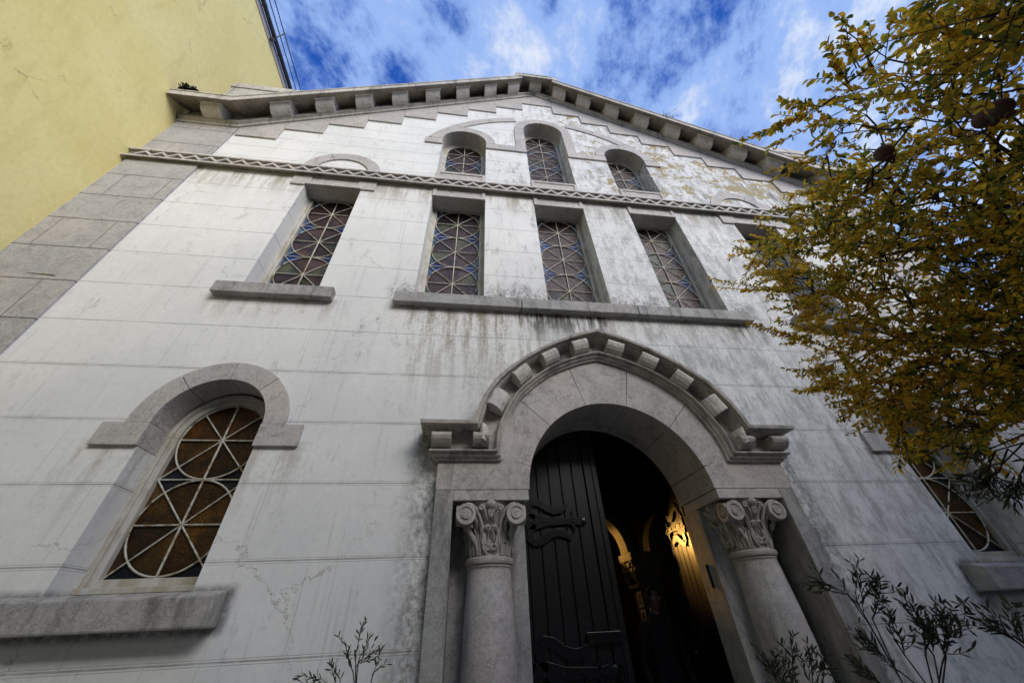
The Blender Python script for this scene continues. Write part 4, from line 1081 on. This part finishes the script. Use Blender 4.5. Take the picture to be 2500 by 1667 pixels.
while len(anch) < 1280:
    px, py = rng.uniform(1720, 2800), rng.uniform(-200, 1120)
    if not inpoly(px-(95 if py < 470 else 35), py): continue
    k = math.sin(px*.013+1.3)*math.cos(py*.017-.4)+math.sin(px*.031-py*.021)*.6
    pr = .75+.25*k
    if py < 430: pr *= .33
    if py > 850: pr = .35+.65*pr
    if py < 330 and px > 2250: pr *= 1.25
    if px > 2500: pr *= .6
    if rng.random() > pr: continue
    d = basedist(px, py)+rng.uniform(-.35, .55)
    p = pt3(px, py, d)
    if p[1] > 3.05 or p[2] < 1.9: continue
    anch.append(p)
for i in range(360):     # the rest of the crown, above and to the right of the view
    p = np.array((rng.uniform(2.0, 4.9), rng.uniform(-1.2, 2.9), rng.uniform(2.7, 5.2)))
    v = p-camv; c = M.inverted() @ Vector(p)
    if c.z < 0 and 1250+868.5*c.x/-c.z < 2620 and 833.5-868.5*c.y/-c.z > -80: continue
    anch.append(p)
anch = np.array(anch)
# main limbs seen dark through the leaves
limbs = [[(2.75, .75, 0), (2.72, .76, .9), (2.62, .78, 1.7), (2.45, .80, 2.3)]]
def pl_(*a): return [tuple(pt3(*q)) for q in a]
fork = (2.45, .80, 2.3)
limbs.append([fork]+pl_((2640, 560, 2.9), (2500, 575, 2.75), (2360, 600, 2.75), (2220, 610, 2.85), (2100, 640, 3.0), (1990, 690, 3.15)))
limbs.append([fork]+pl_((2700, 300, 2.7), (2560, 205, 2.35), (2440, 228, 2.3), (2330, 232, 2.3), (2235, 240, 2.35), (2150, 225, 2.4), (2105, 245, 2.45), (2040, 235, 2.5)))
limbs.append([fork]+pl_((2620, 450, 2.8), (2460, 520, 2.8), (2450, 440, 2.75), (2430, 350, 2.7), (2380, 250, 2.6)))
limbs.append([fork]+pl_((2600, 750, 2.9), (2450, 770, 2.9), (2300, 800, 3.0), (2150, 840, 3.1), (2060, 900, 3.15)))
limbs.append([fork]+pl_((2650, 900, 2.8), (2500, 930, 2.75), (2350, 960, 2.8), (2250, 1010, 2.85)))
limbs.append(pl_((2150, 225, 2.4), (2130, 160, 2.35), (2090, 95, 2.3), (2062, 75, 2.28)))
limbs.append(pl_((2500, 575, 2.75), (2380, 500, 2.8), (2250, 480, 2.9), (2120, 500, 3.0), (2000, 520, 3.1)))
nodes = []; par = []; 
def addchain(ch, start=None):
    prev = start
    for a, b in zip(ch[:-1], ch[1:]):
        a, b = np.array(a), np.array(b); n = max(1, int(np.linalg.norm(b-a)/.12))
        if prev is None: nodes.append(a); par.append(-1 if not nodes[:-1] else int(np.argmin([np.linalg.norm(q-a) for q in nodes[:-1]]))); prev = len(nodes)-1
        for i in range(1, n+1):
            nodes.append(a+(b-a)*i/n+(rng.normal(0, .010, 3) if i < n else 0)); par.append(prev); prev = len(nodes)-1
for li, ch in enumerate(limbs): addchain(ch)
nlimb = len(nodes)
order = np.argsort(np.linalg.norm(anch-np.array(fork), axis=1))
tips = []
NA = np.zeros((len(nodes)+len(anch)*8, 3)); NA[:len(nodes)] = nodes; cnt = len(nodes)
for k in order:
    p = anch[k]
    dd = np.linalg.norm(NA[:cnt]-p, axis=1)+.25*np.maximum(0, np.linalg.norm(NA[:cnt]-np.array(fork), axis=1)-np.linalg.norm(p-np.array(fork)))*4
    j = int(np.argmin(dd)); a = NA[j].copy(); L = np.linalg.norm(p-a); n = max(1, min(6, int(L/.09)+1)); prev = j
    sag = rng.normal(0, .12, 3)*L
    for i in range(1, n+1):
        f = i/n; q = a+(p-a)*f+sag*math.sin(f*math.pi)
        NA[cnt] = q; nodes.append(q); par.append(prev); prev = cnt; cnt += 1
    tips.append(prev)
NA = NA[:cnt]; par = np.array(par); load = np.zeros(cnt)
for k in tips: load[k] += 1
for i in range(cnt-1, 0, -1):
    if par[i] >= 0: load[par[i]] += load[i]
rad = .0019*np.power(np.maximum(load, 1), .46); rad = np.minimum(rad, .085)
mbT, mbB = MB(), MB()
def seg_(mb, a, b, ra, rb, seg):
    d = b-a; l = np.linalg.norm(d)
    if l < 1e-5: return
    d = d/l; u = np.cross(d, (0, 0, 1.0) if abs(d[2]) < .9 else (1.0, 0, 0)); u /= np.linalg.norm(u); v = np.cross(d, u); k = len(mb.v)
    for c, r in ((a, ra), (b, rb)):
        for s in range(seg):
            w_ = 2*math.pi*s/seg; mb.v.append(tuple(c+(u*math.cos(w_)+v*math.sin(w_))*r))
    for s in range(seg):
        mb.f.append((k+s, k+(s+1) % seg, k+seg+(s+1) % seg, k+seg+s)); mb.c.append(None)
for i in range(cnt):
    j = par[i]
    if j < 0: continue
    big = i < nlimb and rad[i] > .006
    seg_(mbT if big else mbB, NA[j], NA[i], rad[j] if rad[j] < rad[i]*1.6 else rad[i]*1.15, rad[i], 8 if big else 4)
mbT.build('trunk', 'bark', tree, smooth='all', sm=False); mbB.build('branches', 'bark', tree, smooth='all', sm=False)
# leafy twigs
LP, LD, LN, LL, LW, LC = [], [], [], [], [], []
tw = MB()
GREEN = np.array((.36, .35, .045)); YEL = np.array((.90, .61, .050)); OCH = np.array((.78, .42, .035)); DKG = np.array((.07, .12, .025))
sel = list(tips)+[int(i) for i in rng.choice(np.arange(nlimb, cnt), 500)]
extra = [((1735, 715), (1990, 700), 3.35), ((1838, 790), (2010, 835), 3.2), ((1826, 342), (2000, 262), 2.55), ((2057, 62), (2100, 150), 2.3), ((2000, 130), (2060, 210), 2.4), ((1797, 613), (1980, 580), 3.3),
         ((1919, 914), (2060, 900), 3.1), ((1960, 952), (2080, 930), 3.1), ((2031, 1018), (2110, 975), 3.0), ((1921, 240), (2010, 260), 2.5), ((2234, 5), (2290, 55), 2.1), ((1873, 735), (2000, 740), 3.25), ((1842, 668), (1980, 660), 3.3), ((2177, 1085), (2200, 1000), 2.95), ((2261, 1122), (2290, 1020), 2.9), ((1890, 408), (2020, 380), 2.8), ((1894, 524), (2010, 500), 3.0), ((1935, 470), (2060, 450), 2.9)]
twl = []
for k in sel:
    p = NA[k]; j = par[k] if par[k] >= 0 else k
    d = unit(NA[k]-NA[j]); d = unit(d*.8+rng.normal(0, .55, 3)+np.array((-.35, .05, -.12)))
    twl.append((p, d, rng.uniform(.10, .26), None))
for (t0, t1, d) in extra:
    a, b = pt3(*t1, d-.05), pt3(*t0, d+.05); mid = (a+b)/2+np.array((0, 0, .04)); j = int(np.argmin(np.linalg.norm(NA-a, axis=1)))
    seg_(tw, NA[j], a, .004, .003, 5)
    for s_ in (0, 1, 2): twl.append((a+rng.normal(0, .015, 3), b-a, np.linalg.norm(b-a)*(1, .85, .6)[s_], 1))
for p, d, L, ex in twl:
    n = int(L/(.0125 if ex else .016))+3; bend = rng.normal(0, .25, 3)+np.array((0, 0, .15 if ex else -.1))
    d = unit(d); prev = p; tone = rng.random(); zn = math.sin(p[0]*2.3+p[2]*1.9)*.5+math.sin(p[1]*3.1-p[2]*1.3)*.5
    side0 = unit(np.cross(d, rng.normal(0, 1, 3)))
    for i in range(n):
        f = (i+1)/n; q = p+d*L*f+bend*L*f*f*.35
        if i % 3 == 2 or i == n-1: seg_(tw, prev, q, .0022*(1-.5*f)+.0006, .002*(1-.6*f)+.0005, 3); prev = q
        if f < .15: continue
        for s_ in ((-1, 1) if rng.random() < .75 else (1,)):
            ang = rng.uniform(.5, 1.2); sd_ = unit(side0*s_+rng.normal(0, .35, 3))
            ld = unit(d*math.cos(ang)+sd_*math.sin(ang)+rng.normal(0, .12, 3)+np.array((0, 0, -.12)))
            ln_ = unit(np.array((0, 0, 1.0))+rng.normal(0, .55, 3))
            l = rng.uniform(.020, .040)
            LP.append(q); LD.append(ld); LN.append(ln_); LL.append(l); LW.append(l*rng.uniform(.42, .56))
            r_ = rng.random()+zn*.22+(tone-.5)*.5
            if r_ < .36: c = GREEN*(rng.uniform(.7, 1.3)) if r_ > .1 else DKG
            elif r_ < .88: c = YEL*rng.uniform(.6, 1.15)
            else: c = OCH*rng.uniform(.7, 1.3)
            if rng.random() < .25: c = c*.5+GREEN*.5
            LC.append(c)
tw.build('twigs', 'bark', tree, smooth='all', sm=False)
leafmesh('crown', np.array(LP), np.array(LD), np.array(LN), np.array(LL), np.array(LW), np.array(LC), 'leaf', tree)
print('leaves', len(LP))
for (px, py, d, r) in ((2157, 374, 2.25, .032), (2440, 268, 2.05, .032), (2405, 290, 2.08, .030)):
    c = pt3(px, py, d); mb = MB(); mb.ball(c, r, 12, (1, 1, .93)); mb.tube([c-np.array((0, 0, r*.85)), c-np.array((0, 0, r*1.25))], [r*.25, r*.42], 8)
    mb.tube([c+np.array((0, 0, r*.9)), c+np.array((.01, .02, r*2.6))], .003, 5); mb.build('fruit', 'fruit', tree, smooth='all')

def olive(name, base, stems, label, nleaf=26, pot=True, lf=(.030, .050), group='potted olive trees round the door'):
    ot = empty(name, (base[0], base[1], 0), label, 'shrub', group)
    sm_ = MB(); P1, D1, N1, L1, W1, C1 = [], [], [], [], [], []
    top = np.array((base[0], base[1], .55))
    def leafrow(a, b, n, r0):
        pv = a; d = unit(b-a); L = np.linalg.norm(b-a); bend = rng.normal(0, .12, 3)*L
        for i in range(1, n+1):
            f = i/n; q = a+(b-a)*f+bend*math.sin(f*math.pi); seg_(sm_, pv, q, r0*(1-.7*(i-1)/n), r0*(1-.7*f), 5); pv = q
            if f < .12: continue
            sd_ = unit(np.cross(d, rng.normal(0, 1, 3)))
            for s_ in (-1, 1):
                if rng.random() < .12: continue
                an = rng.uniform(.35, .95)
                P1.append(q); D1.append(unit(d*math.cos(an)+sd_*s_*math.sin(an)+rng.normal(0, .1, 3))); N1.append(unit(rng.normal(0, 1, 3)+np.array((0, -.4, .6))))
                l = rng.uniform(*lf); L1.append(l); W1.append(l*rng.uniform(.17, .26))
                C1.append(np.array((.030, .045, .022))*rng.uniform(.5, 1.3))
        return pv
    for st in stems:
        mainp = [top]+[pt3(*q) for q in st]
        for a, b in zip(mainp[:-1], mainp[1:]): 
            if b is mainp[-1]: leafrow(a, b, max(4, int(np.linalg.norm(b-a)/.022)), .0035)
            else: seg_(sm_, a, b, .0034, .0028, 6)
        a, b = mainp[-2], mainp[-1]
        for k in range(nleaf//4):
            f = rng.uniform(.05, .85); s0 = a+(b-a)*f; dd = unit(unit(b-a)+rng.normal(0, .40, 3)); l = rng.uniform(.06, .13)
            leafrow(s0, s0+dd*l, int(l/.020), .0022)
    sm_.build('stems', 'bark', ot, smooth='all', sm=False)
    leafmesh('leaves', np.array(P1), np.array(D1), np.array(N1), np.array(L1), np.array(W1), np.array(C1), 'olive', ot, 'lance', .12, .06)
    if pot:
        mb = MB(); mb.lathe([(.15, 0), (.17, .02), (.21, .36), (.235, .38), (.235, .44), (.20, .44), (.19, .40)], (base[0], base[1], -.02), 32); mb.build('pot', 'pot', ot, smooth=True)
        mb = MB(); mb.lathe([(.19, .36), (.19, .41)], (base[0], base[1], -.02), 24); mb.build('soil', 'soil', ot)
        mb = MB(); mb.tube([(base[0], base[1], .38), (base[0]+.01, base[1], .56)], [.014, .010], 8); mb.build('stem', 'bark', ot, smooth=True)
olive('olive_shrub', (-2.05, 2.85), [[(870, 1720, 3.0), (868, 1610, 3.0), (880, 1545, 2.98)], [(868, 1700, 3.0), (862, 1640, 2.98), (845, 1585, 2.95)], [(868, 1700, 3.0), (872, 1640, 2.95), (896, 1582, 2.95)], [(868, 1700, 3.0), (868, 1630, 2.95), (905, 1600, 2.95)], [(860, 1740, 3.0), (810, 1700, 3.0), (775, 1650, 3.0)],
      [(880, 1720, 3.0), (905, 1670, 2.95), (925, 1610, 2.95)], [(860, 1740, 3.0), (825, 1690, 3.0), (818, 1645, 3.0)]], 'thin olive sprig tip rising in front of the white wall left of the portal', 8)
olive('olive_shrub', (.55, 2.45), [[(1960, 1780, 3.1), (1945, 1700, 3.1), (1935, 1590, 3.1)], [(1960, 1780, 3.1), (1910, 1700, 3.1), (1870, 1610, 3.1)], [(1960, 1780, 3.1), (1985, 1700, 3.05), (1975, 1595, 3.05)], [(1960, 1780, 3.1), (1995, 1710, 3.0), (2020, 1620, 3.0)],
      [(1960, 1780, 3.1), (1920, 1720, 3.1), (1900, 1625, 3.1)]], 'dense olive shrub at the foot of the right-hand column', 24)
olive('olive_shrub', (.95, 1.95), [[(2250, 1760, 2.9), (2196, 1653, 2.9), (2120, 1520, 2.9), (2070, 1450, 2.9), (1990, 1412, 2.9)], [(2250, 1760, 2.9), (2196, 1653, 2.9), (2110, 1500, 2.9), (2100, 1400, 2.88)],
      [(2250, 1760, 2.9), (2190, 1640, 2.9), (2130, 1510, 2.9), (2140, 1430, 2.88)], [(2260, 1760, 2.8), (2270, 1680, 2.8), (2210, 1600, 2.8), (2180, 1500, 2.8)], [(2260, 1760, 2.8), (2280, 1680, 2.8), (2260, 1600, 2.8), (2230, 1480, 2.8)],
      [(2260, 1760, 2.8), (2300, 1680, 2.8), (2310, 1600, 2.8), (2350, 1500, 2.8)], [(2260, 1760, 2.8), (2290, 1680, 2.8), (2300, 1620, 2.8), (2310, 1520, 2.8)], [(2260, 1760, 2.8), (2260, 1690, 2.75), (2200, 1640, 2.75), (2120, 1560, 2.75)], [(2260, 1760, 2.8), (2240, 1700, 2.75), (2180, 1690, 2.75), (2110, 1640, 2.75)],
      [(2260, 1760, 2.8), (2300, 1700, 2.75), (2280, 1600, 2.75), (2270, 1530, 2.75)]], 'tall spreading olive shrub in front of the shaded right wall', 34)
olive('olive_shrub', (1.35, 1.15), [[(2620, 1500, 2.7), (2500, 1580, 2.7), (2425, 1525, 2.7)], [(2620, 1500, 2.7), (2520, 1600, 2.7), (2470, 1520, 2.7)], [(2640, 1400, 2.7), (2600, 1200, 2.7), (2460, 1095, 2.6), (2440, 1150, 2.6), (2380, 1180, 2.6)],
      [(2640, 1400, 2.7), (2600, 1200, 2.7), (2500, 1060, 2.6), (2430, 1090, 2.6), (2370, 1110, 2.6)], [(2640, 1400, 2.7), (2600, 1200, 2.7), (2520, 1100, 2.6), (2480, 1200, 2.6)], [(2640, 1400, 2.7), (2600, 1200, 2.7), (2500, 1080, 2.6), (2450, 1130, 2.6), (2420, 1190, 2.6)],
      [(2640, 1400, 2.7), (2600, 1200, 2.7), (2500, 1080, 2.6), (2430, 1100, 2.6), (2400, 1150, 2.6)]], 'dark-leaved shrub reaching in from the right edge under the yellow tree', 30)

# dark clump of weeds on the left cornice corner and dry weeds on the right rake
def weeds(name, c, n, L, label, col, spread=1.0, lk=1.0):
    o = empty(name, c, label, 'plant'); mb = MB(); P1, D1, N1, L1, W1, C1 = [], [], [], [], [], []
    for i in range(n):
        d = unit(rng.normal(0, .6*spread, 3)*np.array((1, .6, .6))+np.array((0, -.2, 1.0))); l = L*rng.uniform(.5, 1); a = np.array(c)+rng.normal(0, .35*L, 3)*np.array((1, .4, .1))
        b = a+d*l; seg_(mb, a, b, .004, .002, 4)
        for k in range(5):
            P1.append(a+d*l*rng.uniform(.2, 1)); D1.append(unit(rng.normal(0, 1, 3))); N1.append(unit(rng.normal(0, 1, 3))); L1.append(rng.uniform(.3, .6)*L); W1.append(L1[-1]*.35); C1.append(np.array(col)*rng.uniform(.6, 1.4)); L1[-1] *= lk; W1[-1] = L1[-1]*.35
    mb.build('stems', 'bark', o, sm=False)
    leafmesh('leaves', np.array(P1), np.array(D1), np.array(N1), np.array(L1), np.array(W1), np.array(C1), 'olive', o)
weeds('weed_clump', (-6.74, 2.93, 9.27), 260, .15, 'dark dried weed clump on the left corner of the cornice', (.008, .008, .007))
xr = 3.15
weeds('weed_tuft', (xr, 2.90, L0(xr)+.37), 26, .24, 'sparse dry weeds sprouting from the right slope of the cornice', (.06, .055, .03), 1.6, .25)
